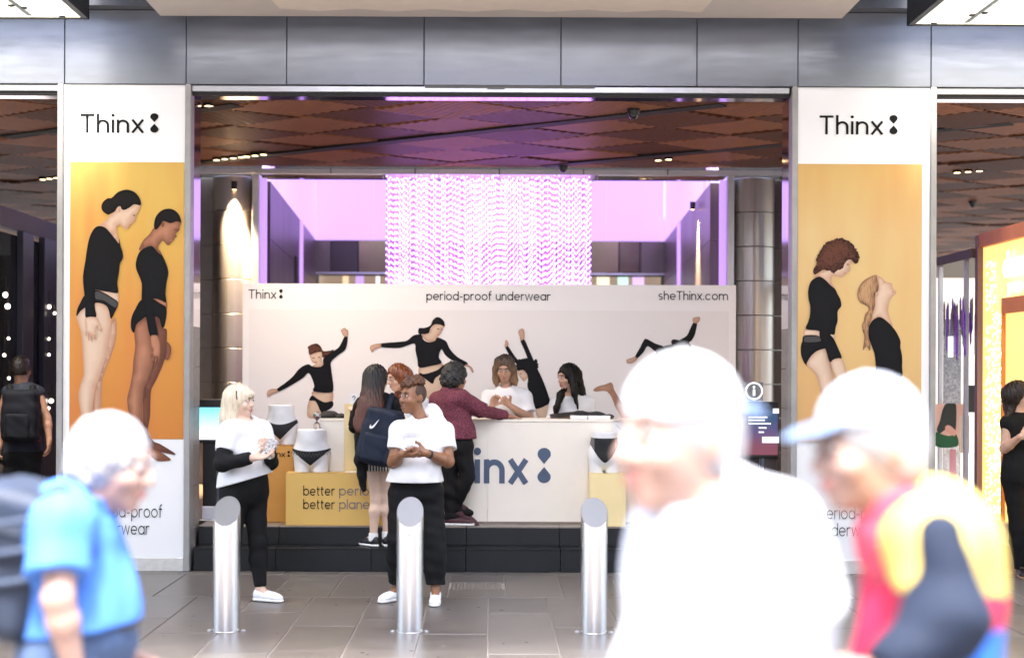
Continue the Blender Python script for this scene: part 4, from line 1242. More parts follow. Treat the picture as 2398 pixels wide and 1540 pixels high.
class Sdf:
    def __init__(s, res=.008):
        s.res, s.pr, s.clips = res, [], []
        s.noise = None
    def cone(s, a, b, ra, rb, k=.03, sub=False, flat=False, flat0=False):
        s.pr.append(('c', V3(a), V3(b), float(ra), float(rb), k, sub, flat, flat0)); return s
    def chain(s, pts, rs, k=.03, **kw):
        for i in range(len(pts) - 1):
            s.cone(pts[i], pts[i + 1], rs[i], rs[i + 1], k, **kw)
        return s
    def ell(s, c, R3, rad, k=.03, sub=False):
        s.pr.append(('e', V3(c), np.array(R3, dtype=np.float32), V3(rad), k, sub)); return s
    def box(s, c, R3, half, r, k=.01, sub=False):
        s.pr.append(('b', V3(c), np.array(R3, dtype=np.float32), V3(half), r, k, sub)); return s
    def clip(s, o, n):                              # keep the side away from n
        s.clips.append((V3(o), unit(n))); return s
    def bounds(s, p):
        if p[0] == 'c':
            r = max(p[3], p[4])
            return np.minimum(p[1], p[2]) - r, np.maximum(p[1], p[2]) + r, p[5], p[6]
        if p[0] == 'e':
            e = np.abs(p[2].T) @ p[3]
            return p[1] - e, p[1] + e, p[4], p[5]
        e = np.abs(p[2].T) @ (p[3]) + p[4]
        return p[1] - e, p[1] + e, p[5], p[6]
    def mesh(s, smooth=1):
        h = s.res
        los = np.array([s.bounds(p)[0] for p in s.pr if not s.bounds(p)[3]])
        his = np.array([s.bounds(p)[1] for p in s.pr if not s.bounds(p)[3]])
        lo = los.min(0) - .03
        hi = his.max(0) + .03
        n = np.ceil((hi - lo) / h).astype(int) + 1
        F = np.full(n, .08, dtype=np.float32)
        ax = [lo[i] + h * np.arange(n[i], dtype=np.float32) for i in range(3)]
        for p in s.pr:
            a, b, k, sub = s.bounds(p)
            m = .035 + k
            i0 = np.clip(np.floor((a - m - lo) / h).astype(int), 0, n)
            i1 = np.clip(np.ceil((b + m - lo) / h).astype(int) + 1, 0, n)
            if (i1 <= i0).any():
                continue
            sl = tuple(slice(i0[q], i1[q]) for q in range(3))
            X, Y, Z = np.meshgrid(ax[0][sl[0]], ax[1][sl[1]], ax[2][sl[2]], indexing='ij', sparse=True)
            if p[0] == 'c':
                A, B = p[1], p[2]
                ba = B - A
                L2 = float(ba @ ba) + 1e-9
                traw = ((X - A[0]) * ba[0] + (Y - A[1]) * ba[1] + (Z - A[2]) * ba[2]) / L2
                t = np.clip(traw, 0, 1)
                d = np.sqrt((X - A[0] - t * ba[0]) ** 2 + (Y - A[1] - t * ba[1]) ** 2 + (Z - A[2] - t * ba[2]) ** 2) - (p[3] + (p[4] - p[3]) * t)
                if p[7]: d = np.maximum(d, (traw - 1) * L2 ** .5)
                if p[8]: d = np.maximum(d, -traw * L2 ** .5)
            else:
                c, M, r = p[1], p[2], p[3]
                x, y, z = X - c[0], Y - c[1], Z - c[2]
                q = [M[i][0] * x + M[i][1] * y + M[i][2] * z for i in range(3)]
                if p[0] == 'e':
                    k0 = np.sqrt(sum((q[i] / r[i]) ** 2 for i in range(3)))
                    k1 = np.sqrt(sum((q[i] / r[i] ** 2) ** 2 for i in range(3))) + 1e-6
                    d = k0 * (k0 - 1) / k1
                else:
                    dd = [np.abs(q[i]) - r[i] for i in range(3)]
                    d = np.sqrt(sum(np.maximum(e, 0) ** 2 for e in dd)) + np.minimum(np.maximum(np.maximum(dd[0], dd[1]), dd[2]), 0) - p[4]
            G = F[sl]
            if sub:
                d = -d
                hh = np.maximum(k - np.abs(G - d), 0) / max(k, 1e-6)
                F[sl] = np.maximum(G, d) + hh * hh * k * .25
            else:
                hh = np.maximum(k - np.abs(G - d), 0) / max(k, 1e-6)
                F[sl] = np.minimum(G, d) - hh * hh * k * .25
        if s.noise or s.clips:
            X, Y, Z = np.meshgrid(*ax, indexing='ij', sparse=True)
            if s.noise:
                F += s.noise(X, Y, Z)
            for o, nn in s.clips:
                F = np.maximum(F, (X - o[0]) * nn[0] + (Y - o[1]) * nn[1] + (Z - o[2]) * nn[2])
        return nets(F, lo, h)

def nets(F, lo, h):
    F = np.pad(F, 1, constant_values=.08)
    lo = lo - h
    ins = F < 0
    nx, ny, nz = F.shape
    c = np.zeros((nx - 1, ny - 1, nz - 1), dtype=np.int8)
    for dx in (0, 1):
        for dy in (0, 1):
            for dz in (0, 1):
                c += ins[dx:nx - 1 + dx, dy:ny - 1 + dy, dz:nz - 1 + dz]
    act = (c > 0) & (c < 8)
    idx = np.argwhere(act)
    if len(idx) == 0:
        return np.zeros((0, 3)), np.zeros((0, 4), int)
    ids = np.full(act.shape, -1, dtype=np.int64)
    ids[tuple(idx.T)] = np.arange(len(idx))
    pos = np.zeros((len(idx), 3)); cnt = np.zeros(len(idx))
    cor = [(a, b, d) for a in (0, 1) for b in (0, 1) for d in (0, 1)]
    for i, a in enumerate(cor):
        for b in cor[i + 1:]:
            if sum(abs(a[q] - b[q]) for q in range(3)) != 1:
                continue
            fa = F[tuple((idx + a).T)]; fb = F[tuple((idx + b).T)]
            m = (fa < 0) != (fb < 0)
            t = fa[m] / (fa[m] - fb[m])
            pos[m] += np.array(a) + t[:, None] * (np.array(b) - np.array(a))
            cnt[m] += 1
    v = lo + h * (idx + pos / cnt[:, None])
    faces = []
    for axis in range(3):
        sl0 = [slice(None)] * 3; sl1 = [slice(None)] * 3
        sl0[axis] = slice(0, -1); sl1[axis] = slice(1, None)
        A, B = ins[tuple(sl0)], ins[tuple(sl1)]
        e = np.argwhere(A != B)
        o1, o2 = [(1, 2), (2, 0), (0, 1)][axis]
        ok = (e[:, o1] > 0) & (e[:, o2] > 0)
        e = e[ok]
        inside_first = A[tuple(e.T)]
        q = []
        for da, db in ((0, 0), (-1, 0), (-1, -1), (0, -1)):
            k = e.copy(); k[:, o1] += da; k[:, o2] += db
            q.append(ids[tuple(k.T)])
        q = np.stack(q, 1)
        q[~inside_first] = q[~inside_first][:, ::-1]
        faces.append(q)
    f = np.concatenate(faces)
    f = f[(f >= 0).all(1)]
    return v, f

def sdf_obj(name, S_, m, parent=None, mats=None, face_mat=None):
    v, f = S_.mesh()
    me = bpy.data.meshes.new(name)
    me.vertices.add(len(v)); me.vertices.foreach_set('co', v.astype(np.float32).ravel())
    me.loops.add(len(f) * 4); me.loops.foreach_set('vertex_index', f.astype(np.int32).ravel())
    me.polygons.add(len(f)); me.polygons.foreach_set('loop_start', np.arange(0, len(f) * 4, 4, dtype=np.int32))
    me.update(calc_edges=True)
    for x in (mats or [m]):
        me.materials.append(x)
    if face_mat is not None:
        me.polygons.foreach_set('material_index', face_mat(v[f].mean(1)).astype(np.int32))
    me.validate()
    return put(name, me, parent, None, smooth=True)

def folds(amp, fx, fz, seed=0, ph=1.7):
    def fn(X, Y, Z):
        a = np.sin(fz * Z + 2.1 * np.sin(9 * X + seed) + 1.7 * np.sin(7 * Y - seed) + seed)
        b = np.sin(fx * X + 3 * np.sin(6 * Z + seed * 2) + 2 * Y * fx * .5)
        c = np.sin(fx * .7 * (X + Z) + 2.5 * np.sin(8 * Y + 5 * Z) + ph)
        return (amp * (a * .5 + b * .4 + a * c * .6)).astype(np.float32)
    return fn
def curls(amp, f, seed=0):
    def fn(X, Y, Z):
        return (amp * (np.sin(f * X + seed) * np.sin(f * Y + 1 + seed) * np.sin(f * Z + 2) + .6 * np.sin(1.9 * f * X + 3 * np.sin(f * Z)) * np.sin(1.7 * f * Z + 2 * np.sin(f * Y)))).astype(np.float32)
    return fn
def strands(amp, f, seed=0):
    def fn(X, Y, Z):
        return (amp * (np.sin(f * X + 6 * np.sin(3.1 * Z + seed) + seed) * np.sin(f * Y + 4 * np.sin(2.3 * Z)) + .5 * np.sin(2.3 * f * X + 5 * np.sin(4 * Z)))).astype(np.float32)
    return fn

def frame(f, u=(0, 0, 1)):
    """rows right, forward, up of an orthonormal frame (right = forward x up)"""
    f = unit(f); u = V3(u)
    r = unit(np.cross(f, u))
    u = np.cross(r, f)
    return r, f, u

def head_sdf(S_, c, f, u=(0, 0, 1), s=1., nose=1., jaw=1.):
    r, f, u = frame(f, u)
    M = np.array([r, f, u])
    L = lambda a, b, d: V3(c) + s * (a * r + b * f + d * u)
    S_.ell(L(0, -.014, .030), M, (.073 * s, .092 * s, .090 * s), .01)
    S_.ell(L(0, .028, -.035), M, (.058 * s * jaw, .066 * s, .082 * s), .03)
    S_.ell(L(0, .066, -.095), M, (.024 * s, .022 * s, .020 * s), .03)
    S_.ell(L(0, .082, .040), M, (.045 * s, .012 * s, .012 * s), .02)
    for q in (-1, 1):
        S_.ell(L(q * .033, .102, .012), M, (.019 * s, .016 * s, .012 * s), .012, sub=True)
        S_.ell(L(q * .040, .062, -.028), M, (.022 * s, .026 * s, .022 * s), .02)
        S_.ell(L(q * .074, -.012, -.006), np.array([unit(r + .35 * q * f), f, u]), (.009 * s, .019 * s, .031 * s), .008)
    S_.cone(L(0, .090, .012), L(0, .108 * (1 + .03 * (nose - 1)), -.024), .008 * s * nose, .0125 * s * nose, .014)
    for q in (-1, 1):
        S_.ell(L(q * .012 * nose, .100, -.028), M, (.009 * s * nose, .010 * s, .008 * s), .008)
    S_.ell(L(0, .092, -.056), M, (.024 * s, .011 * s, .007 * s), .008)
    S_.ell(L(0, .090, -.068), M, (.020 * s, .011 * s, .008 * s), .008)
    return L, M

eye_white = mat('eye_white', (.75, .72, .70), .25)
iris_brown = mat('iris_brown', (.02, .011, .008), .15)
def face_parts(root, L, M, skin_lip, brow_m, s=1., look=(0, 0), brow=1., open_mouth=0.):
    for q in (-1, 1):
        b = MB(); b.ball((0, 0, 0), 1, (.0135 * s, .010 * s, .0085 * s), 12, 8)
        R3 = Matrix(M.tolist()).transposed().to_4x4()
        me = b.mesh(); me.transform(Matrix.Translation(Vector(L(q * .032, .0865, .013))) @ R3)
        e = put('eye', me, root, eye_white, smooth=True)
        b = MB(); b.ball((0, 0, 0), 1, (.0062 * s, .004 * s, .0066 * s), 10, 6)
        me = b.mesh(); me.transform(Matrix.Translation(Vector(L(q * .032 + look[0] * .006, .0945, .0125 + look[1] * .004))) @ R3)
        put('iris', me, e, iris_brown, smooth=True).location = (0, 0, 0)
        b = MB(); b.tube([L(q * .016, .096, .031), L(q * .030, .0955, .037), L(q * .047, .084, .033)], [.003 * brow, .0042 * brow, .002 * brow], 6)
        b.build('eyebrow', brow_m, root, smooth=True)
        b = MB(); b.tube([L(q * .018, .0945, .0165), L(q * .032, .0975, .0215), L(q * .047, .086, .017)], [.0014, .0022, .0015], 5)
        b.build('eyelid', brow_m, root, smooth=True)
    b = MB()
    b.tube([L(-.024, .088, -.060), L(-.008, .1005, -.0555), L(.008, .1005, -.0555), L(.024, .088, -.060)], [.002, .0055, .0055, .002], 8)
    b.tube([L(-.022, .088, -.063 - open_mouth), L(-.007, .098, -.068 - open_mouth), L(.007, .098, -.068 - open_mouth), L(.022, .088, -.063 - open_mouth)], [.002, .0062, .0062, .002], 8)
    b.build('lips', skin_lip, root, smooth=True)
    if open_mouth:
        b = MB(); b.tube([L(-.015, .092, -.061 - open_mouth / 2), L(0, .099, -.061 - open_mouth / 2), L(.015, .092, -.061 - open_mouth / 2)], [.002, .006, .002], 6)
        b.build('mouth', mat('mouth_dark', (.03, .008, .008), .5), root, smooth=True)

def hand_sdf(S_, w, d, n, t, curl=.5, s=1., spread=1., thumb=.6):
    """palm and five fingers: w wrist, d along the hand, n palm side, t towards the thumb"""
    w, d = V3(w), unit(d)
    t = unit(V3(t) - d * float(V3(t) @ d))
    n = unit(V3(n) - d * float(V3(n) @ d) - t * float(V3(n) @ t))
    M = np.array([t, d, n])
    S_.cone(w, w + d * .03 * s, .024 * s, .024 * s, .015)
    S_.ell(w + d * .055 * s, M, (.040 * s, .050 * s, .0165 * s), .015)
    for off, l, dl in ((.030, .072, .0), (.010, .082, .006), (-.010, .076, .003), (-.028, .058, -.008)):
        b = w + d * (.088 + dl) * s + t * off * s
        dd = unit(d + t * off * 1.6 * spread)
        a1, a2, a3 = curl * .7, curl * 1.7, curl * 2.5
        p1 = b + (dd * math.cos(a1) + n * math.sin(a1)) * l * .45 * s
        p2 = p1 + (dd * math.cos(a2) + n * math.sin(a2)) * l * .32 * s
        p3 = p2 + (dd * math.cos(a3) + n * math.sin(a3)) * l * .25 * s
        S_.chain([b - d * .012, b, p1, p2, p3], [.0098 * s, .0096 * s, .0088 * s, .0080 * s, .0068 * s], .005)
    b = w + d * .030 * s + t * .032 * s + n * .006
    p1 = b + unit(d * .75 + t * .75 + n * thumb * .6) * .042 * s
    p2 = p1 + unit(d + t * .25 + n * thumb) * .030 * s
    p3 = p2 + unit(d + n * thumb * 1.3) * .024 * s
    S_.chain([b - t * .012, b, p1, p2, p3], [.014 * s, .0135 * s, .0108 * s, .0098 * s, .0078 * s], .008)

def shoe_obj(root, ankle, ground, d, m, sole_m, s=1., name='shoe', high=0.):
    """a low shoe: upper and sole"""
    d = unit((d[0], d[1], 0)); g = V3((ankle[0], ankle[1], ground))
    r = V3((d[1], -d[0], 0)); M = np.array([r, d, V3((0, 0, 1))])
    U = Sdf(.006)
    U.ell(g - d * .012 * s + V3((0, 0, .046)), M, (.037 * s, .055 * s, .05), .02)
    U.ell(g + d * .075 * s + V3((0, 0, .040)), M, (.041 * s, .090 * s, .038), .02)
    U.ell(g + d * .150 * s + V3((0, 0, .030)), M, (.040 * s, .052 * s, .026), .03)
    U.cone(g + V3((0, 0, .05)), g + V3((0, 0, .078 + high)), .036 * s, .038 * s, .02, flat=True)
    U.clip(g + V3((0, 0, .016)), (0, 0, -1))
    up = sdf_obj(name, U, m, root)
    W = Sdf(.006)
    W.ell(g - d * .012 * s + V3((0, 0, .012)), M, (.041 * s, .060 * s, .030), .02)
    W.ell(g + d * .075 * s + V3((0, 0, .012)), M, (.044 * s, .098 * s, .030), .02)
    W.ell(g + d * .150 * s + V3((0, 0, .012)), M, (.043 * s, .057 * s, .030), .02)
    W.clip(g + V3((0, 0, .001)), (0, 0, -1)).clip(g + V3((0, 0, .022)), (0, 0, 1))
    so_ = sdf_obj('sole', W, sole_m, up)
    so_.location = (0, 0, 0)
    L = MB()
    for k in range(3):
        c = g + d * (.065 + .022 * k) * s + V3((0, 0, .079 - .008 * k))
        L.tube([c - r * .02, c + V3((0, 0, .004)), c + r * .02], .0026, 5)
    L.build('laces', sole_m, up).location = (0, 0, 0)
    return up

def torso_prims(S_, J, r, f, g=0., k=.05, sc=1., bust=0., belly=0., hips=1., chestw=1.):
    """chest, waist and pelvis from joints: neck, sl, sr, hl, hr"""
    sl_, sr_, hl, hr, nk = (V3(J[q]) for q in ('sl', 'sr', 'hl', 'hr', 'neck'))
    sm, hm = (sl_ + sr_) / 2, (hl + hr) / 2
    u = unit(sm - hm)
    r = unit(V3(r) - u * float(V3(r) @ u)); f = unit(np.cross(u, r))
    M = np.array([r, f, u])
    H = np.linalg.norm(sm - hm)
    hw = .5 * np.linalg.norm(sl_ - sr_)
    S_.ell(sm - u * .12 * sc, M, (.158 * sc * chestw + g, .108 * sc + g, .17 * sc + g * .5), k)
    S_.ell(sm - u * .02 * sc - f * .01, M, (max(.10, hw * .85) + g * .6, .072 * sc + g, .06 * sc + g), k)
    if bust:
        for q in (-1, 1):
            S_.ell(sm - u * .155 * sc + f * .075 * sc + r * q * .07, M, (.065 + g, .05 * bust + g, .06 + g), .04)
    S_.ell(hm + u * H * .42 + f * (.015 + belly * .3), M, (.135 * sc + g + belly * .4, .098 * sc + g + belly, H * .36), k)
    S_.ell(hm + u * .03, M, (.165 * sc * hips + g, .118 * sc * hips + g, .115 * sc + g * .5), k)
    for q, sh in ((-1, sl_), (1, sr_)):
        S_.cone(sm + u * .02, sh, .062 * sc + g, .054 * sc + g, k)
    return sm, hm, M

def body(J, f, skin, res=.0075, s=1., fem=True, headf=None, headu=(0, 0, 1), hands=None, bust=0., belly=0., hips=1., jaw=1., nose=1., arm=1., leg=1., chestw=1., sc=1.):
    """one continuous body. J: head neck sl el wl sr er wr hl kl al hr kr ar (world). f: chest direction"""
    S_ = Sdf(res)
    r, fw, u = frame(f)
    torso_prims(S_, J, r, fw, 0, .05, sc, bust, belly, hips, chestw)
    hf = fw if headf is None else headf
    L, M = head_sdf(S_, J['head'], hf, headu, s, nose, jaw)
    nk = V3(J['neck'])
    S_.cone(nk - V3((0, 0, .02)), L(0, -.022, -.055), .058 * s * (.92 if fem else 1.08), .050 * s * (.95 if fem else 1.1), .03)
    for q in 'lr':
        sh, el, wr = V3(J['s' + q]), V3(J['e' + q]), V3(J['w' + q])
        S_.cone(sh, el, .048 * s * arm, .038 * s * arm, .03)
        m_ = el * .7 + wr * .3
        S_.cone(el, m_, .038 * s * arm, .039 * s * arm, .02)
        S_.cone(m_, wr, .039 * s * arm, .025 * s * (1 + (arm - 1) * .4), .02)
        hp, kn, an = V3(J['h' + q]), V3(J['k' + q]), V3(J['a' + q])
        S_.cone(hp, kn, .088 * s * leg, .056 * s * leg, .04)
        m_ = kn * .66 + an * .34
        back = unit(-fw) * .012
        S_.cone(kn, m_ + back, .054 * s * leg, .057 * s * leg, .03)
        S_.cone(m_ + back, an, .057 * s * leg, .033 * s, .03)
        ft = J.get('f' + q)
        fd = unit((ft[0] - an[0], ft[1] - an[1], 0)) if ft is not None else fw
        S_.cone(an, an + fd * .10 - V3((0, 0, .055)), .033 * s, .020 * s, .02)
        S_.cone(an - fd * .02 - V3((0, 0, .035)), an + fd * .12 - V3((0, 0, .058)), .026 * s, .018 * s, .02)
        if hands and q in hands:
            hand_sdf(S_, J['w' + q], **hands[q])
    return S_, L, M
# ---------------------------------------------------------------- people
skin1 = mat('skin_fair', (.52, .32, .23), .5, sss=.15, noise=.08, nscale=30)
skin_pale = mat('skin_pale', (.62, .43, .33), .5, sss=.15, noise=.06, nscale=30)
skin2 = mat('skin_brown', (.24, .108, .052), .42, sss=.12, noise=.12, nscale=30)
skin3 = mat('skin_tan', (.36, .185, .11), .45, sss=.15, noise=.10, nscale=30)
skin4 = mat('skin_olive', (.47, .275, .19), .5, sss=.15, noise=.10, nscale=30)
lip1 = mat('lip_rose', (.42, .14, .12), .4)
lip2 = mat('lip_brown', (.27, .09, .07), .4)
tee_w = mat('white_tee', (.72, .72, .73), .8, bump=.55, bscale=13, bstretch=(1, 1, .55))
cloth_b = mat('black_cloth', (.0045, .0045, .005), .8, spec=.25, bump=.2, bscale=120, noise=.3, nscale=30)
denim_b = mat('black_denim', (.006, .0055, .0055), .8, spec=.25, bump=.2, bscale=120, noise=.4, nscale=40)
shoe_w = mat('white_canvas', (.78, .78, .78), .55, bump=.1, bscale=150)
sole_w = mat('white_rubber', (.74, .73, .71), .45)
shoe_k = mat('black_leather', (.006, .006, .007), .45)
shoe_m = mat('maroon_knit', (.05, .012, .016), .6, noise=.3, nscale=60)
hair_black = mat('hair_black', (.0035, .003, .003), .55, spec=.2, noise=.5, nscale=60, nstretch=(1, 1, .08))
hair_dark = mat('hair_dark_brown', (.011, .0055, .004), .45, spec=.35, noise=.5, nscale=60, nstretch=(1, 1, .08))
hair_red = mat('hair_auburn', (.16, .042, .012), .4, noise=.45, nscale=60, nstretch=(1, 1, .08))
hair_blond = mat('hair_platinum', (.66, .57, .43), .4, noise=.22, nscale=60, nstretch=(1, 1, .06))
hair_copper = mat('hair_copper_curls', (.085, .031, .010), .55, noise=.85, nscale=50)
hair_grey = mat('hair_grey_curls', (.011, .010, .0095), .55, noise=.8, nscale=40)
hair_white = mat('hair_white', (.62, .61, .62), .5, noise=.2, nscale=50)
brow_d = mat('brow_dark', (.02, .012, .009), .6)
brow_f = mat('brow_fair', (.28, .17, .09), .6)

def ombre():
    m = bpy.data.materials.new('hair_ombre')
    m.use_nodes = True
    nt = m.node_tree
    b = nt.nodes['Principled BSDF']
    b.inputs['Roughness'].default_value = .6
    tc = nt.nodes.new('ShaderNodeTexCoord')
    sp = nt.nodes.new('ShaderNodeSeparateXYZ')
    nt.links.new(tc.outputs['Generated'], sp.inputs[0])
    mp = nt.nodes.new('ShaderNodeMapping'); mp.inputs['Scale'].default_value = (1, 1, .05)
    nt.links.new(tc.outputs['Object'], mp.inputs[0])
    n = nt.nodes.new('ShaderNodeTexNoise'); n.inputs['Scale'].default_value = 70
    nt.links.new(mp.outputs[0], n.inputs['Vector'])
    ad = nt.nodes.new('ShaderNodeMath'); ad.operation = 'MULTIPLY_ADD'
    ad.inputs[1].default_value = .5; ad.inputs[2].default_value = -.25
    nt.links.new(n.outputs[0], ad.inputs[0])
    su = nt.nodes.new('ShaderNodeMath'); su.operation = 'ADD'
    nt.links.new(sp.outputs[2], su.inputs[0]); nt.links.new(ad.outputs[0], su.inputs[1])
    r = nt.nodes.new('ShaderNodeValToRGB')
    r.color_ramp.elements[0].position = .30; r.color_ramp.elements[0].color = (.10, .034, .021, 1)
    r.color_ramp.elements[1].position = .72; r.color_ramp.elements[1].color = (.0035, .0025, .0025, 1)
    nt.links.new(su.outputs[0], r.inputs[0]); nt.links.new(r.outputs[0], b.inputs['Base Color'])
    return m
def stripes(name, c0, c1, scale, axis=0):
    m = bpy.data.materials.new(name); m.use_nodes = True
    nt = m.node_tree; b = nt.nodes['Principled BSDF']; b.inputs['Roughness'].default_value = .7
    tc = nt.nodes.new('ShaderNodeTexCoord')
    w = nt.nodes.new('ShaderNodeTexWave'); w.wave_type = 'BANDS'; w.bands_direction = 'XYZ'[axis]
    w.inputs['Scale'].default_value = scale; w.inputs['Distortion'].default_value = .6
    nt.links.new(tc.outputs['Object'], w.inputs['Vector'])
    r = nt.nodes.new('ShaderNodeValToRGB'); r.color_ramp.interpolation = 'CONSTANT'
    r.color_ramp.elements[0].color = (*c0, 1); r.color_ramp.elements[1].position = .5; r.color_ramp.elements[1].color = (*c1, 1)
    nt.links.new(w.outputs[0], r.inputs[0]); nt.links.new(r.outputs[0], b.inputs['Base Color'])
    return m

def joints(D, **pts):
    J = {}
    for k, v in pts.items():
        J[k] = np.array(P(v[0], v[1], D + (v[2] if len(v) > 2 else 0)), dtype=np.float32)
    return J
def person(label, J, skin, body_kw, face=None, group=None, ground=0.):
    c = (J['hl'] + J['hr']) / 2
    root = thing('person', label, 'person', (float(c[0]), float(c[1]), ground), group)
    S_, L, M = body(J, skin=skin, **body_kw)
    o = sdf_obj('body', S_, skin, root)
    if face is not None:
        face_parts(root, L, M, **face)
    return root, L, M
def tee(root, J, f, m, hem, frac=.62, g=.016, name='shirt', amp=.005, seed=0, loose=0., sides='lr', neck=True, extra=None, res=.0075, hem_n=(0, 0, -1), slv=1.0, **kw):
    S_ = Sdf(res)
    r, fw, u = frame(f)
    sm, hm, M = torso_prims(S_, J, r, fw, g, .06, **kw)
    if loose:
        S_.cone(sm - u_(J) * .16, V3(hem), .15 + loose, .17 + loose, .06)
    for q in sides:
        sh, el = V3(J['s' + q]), V3(J['e' + q])
        e = sh + (el - sh) * frac
        S_.cone(sh, e, (.050 + g) * slv, (.052 + g) * slv, .03, flat=True)
    if neck:
        nk = V3(J['neck'])
        S_.cone(nk - V3((0, 0, .07)), nk - V3((0, 0, .01)), .095, .074, .04)
        hole = (nk + V3(fw) * .030 + V3((0, 0, .040)), np.array(frame(fw)), (.066, .078, .055))
    if extra: extra(S_)
    S_.ell(hm + u * .10 + V3(fw) * (.01 + kw.get('belly', 0) * .3), M, (.172 * kw.get('hips', 1.) + g * .5, .120 * kw.get('hips', 1.) + g * .5 + kw.get('belly', 0) * .8, .20), .06)
    if neck: S_.ell(*hole, .012, sub=True)
    S_.noise = folds(amp, 38, 16, seed)
    S_.clip(V3(hem), hem_n)
    return sdf_obj(name, S_, m, root)
def u_(J): return unit((J['sl'] + J['sr']) / 2 - (J['hl'] + J['hr']) / 2)
def sleeves(root, J, m, a=.5, b=1., sides='lr', ra=.050, rb=.036, name='sleeve', amp=.003, seed=1, along='e', g=0.):
    """long sleeves from fraction a of the upper arm to fraction b of the forearm"""
    for q in sides:
        S_ = Sdf(.007)
        sh, el, wr = V3(J['s' + q]), V3(J['e' + q]), V3(J['w' + q])
        p0 = sh + (el - sh) * a
        p1 = el + (wr - el) * b
        S_.cone(p0, el, ra + g, .046 + g, .02)
        S_.cone(el, p1, .046 + g, rb + g, .02, flat=True)
        S_.noise = folds(amp, 60, 60, seed)
        sdf_obj(name, S_, m, root)
def trousers(root, J, f, m, waist, g=.012, end=.93, name='trousers', amp=.004, seed=2, wide=0., hips=1., waist_n=(0, 0, 1), leg=1., cut=None, belly=0., res=.0075):
    S_ = Sdf(res)
    r, fw, u = frame(f)
    hl, hr = V3(J['hl']), V3(J['hr'])
    hm = (hl + hr) / 2
    M = np.array([r, fw, u])
    S_.ell(hm + u * .03, M, (.165 * hips + g, .118 * hips + g, .115 + g), .05)
    S_.ell(hm + u * .12 + V3(fw) * (.01 + belly * .3), M, (.142 * hips + g + belly * .4, .102 + g + belly, .14), .05)
    for q in 'lr':
        hp, kn, an = V3(J['h' + q]), V3(J['k' + q]), V3(J['a' + q])
        S_.cone(hp, kn, .088 * leg + g, .057 * leg + g + wide * .5, .04)
        e = kn + (an - kn) * end
        if end > 0:
            m_ = kn * .66 + an * .34 - V3(fw) * .012
            S_.cone(kn, m_, .057 * leg + g + wide * .5, .058 * leg + g + wide * .8, .03)
            S_.cone(m_, e, .058 * leg + g + wide * .8, .036 + g + wide, .03, flat=True)
    S_.noise = folds(amp, 30, 42, seed)
    S_.clip(V3(waist), waist_n)
    if cut is not None: S_.clip(*cut)
    return sdf_obj(name, S_, m, root)
def hair_cap(L, M, s=1., thick=.016, front=.045, low=-.05):
    """skull cap of hair with the face left open"""
    S_ = Sdf(.0055)
    S_.ell(L(0, -.016, .030), M, (.073 * s + thick, .092 * s + thick, .090 * s + thick), .01)
    S_.ell(L(0, -.045, -.02), M, (.070 * s + thick * .7, .062 * s + thick * .7, .09 * s), .03)
    return S_
def face_cut(S_, L, M, s=1., up=-.035, w=.066, fw=.135, h=.105, d=.10):
    S_.ell(L(0, fw, up), M, (w * s, d * s, h * s), .015, sub=True)
    return S_

# ---- the blonde woman in front of the left bollard
J = joints(10.7, head=(563, 940), neck=(566, 992), sl=(612, 1006, .12), sr=(536, 1008, -.13), el=(634, 1082, -.02), wl=(634, 1064, -.20),
           er=(519, 1086, -.24), wr=(592, 1071, -.30), hl=(594, 1160, .07), hr=(548, 1160, -.07), kl=(604, 1268, .05), al=(610, 1380, .02), kr=(542, 1270, -.02), ar=(536, 1380, .12), fl=(640, 1390, -.02), fr=(528, 1390, -.2))
f1 = (.62, -.78, 0)
blonde, L, M = person('woman in white tee over black sleeves holding a phone behind the left bollard', J, skin_pale,
    dict(f=f1, headf=(.93, -.36, -.04), bust=1.0, belly=.02, hips=1.06, leg=1.05, arm=1.1, s=.98,
         hands={'r': dict(d=(1, 0, .12), n=(0, -.2, 1), t=(0, .9, .4), curl=.35), 'l': dict(d=(-.2, -.5, .5), n=(-1, -.2, 0), t=(0, -.2, 1), curl=.6)}),
    dict(skin_lip=lip1, brow_m=brow_f, look=(.2, .2)))
hemp, hemn = np.array(P(570, 1124, 10.7)), unit(np.array(P(512, 1140, 10.7)) - np.array(P(630, 1106, 10.7)))
hn = unit(np.array([-hemn[2], 0, hemn[0]])); hn = hn if hn[2] < 0 else -hn
tee(blonde, J, f1, tee_w, hemp, .62, .020, hem_n=hn, amp=.006, seed=3, bust=1.0, belly=.055, hips=1.16, slv=1.0, chestw=1.03)
sleeves(blonde, J, cloth_b, .45, .93, rb=.036, ra=.056, g=.010)
trousers(blonde, J, f1, cloth_b, np.array(P(570, 1105, 10.7)), .008, .93, name='leggings', amp=.002, hips=1.14, leg=1.05, belly=.03)
for q in 'lr': shoe_obj(blonde, J['a' + q], 0.002, J['f' + q] - J['a' + q], shoe_w, sole_w, .95)
H = hair_cap(L, M, .98, .018)
H.cone(L(.0, -.06, .03), L(.01, -.075, -.12), .085, .080, .04).cone(L(0, -.075, -.12), L(.02, -.095, -.30), .080, .062, .04)
face_cut(H, L, M, .98, up=-.045, w=.075, fw=.125, h=.085)
H.ell(L(0, .075, .062), M, (.058, .030, .030), .02)
H.noise = strands(.0035, 130, 2)
sdf_obj('hair', H, hair_blond, blonde)
MB().tube([L(.082, .01, .085), L(.090, .015, .055), L(.088, .022, .02)], .0045, 6).build('hair_clip', frame_black, blonde)
MB().ball(L(.079, -.004, -.045), .006).build('earring', steel_light, blonde)
ph = thing('phone', 'phone in a patterned white case held by the blonde woman', 'phone', (0, 0, 0))
c = P(631, 1050, 10.42)
ph.location = c
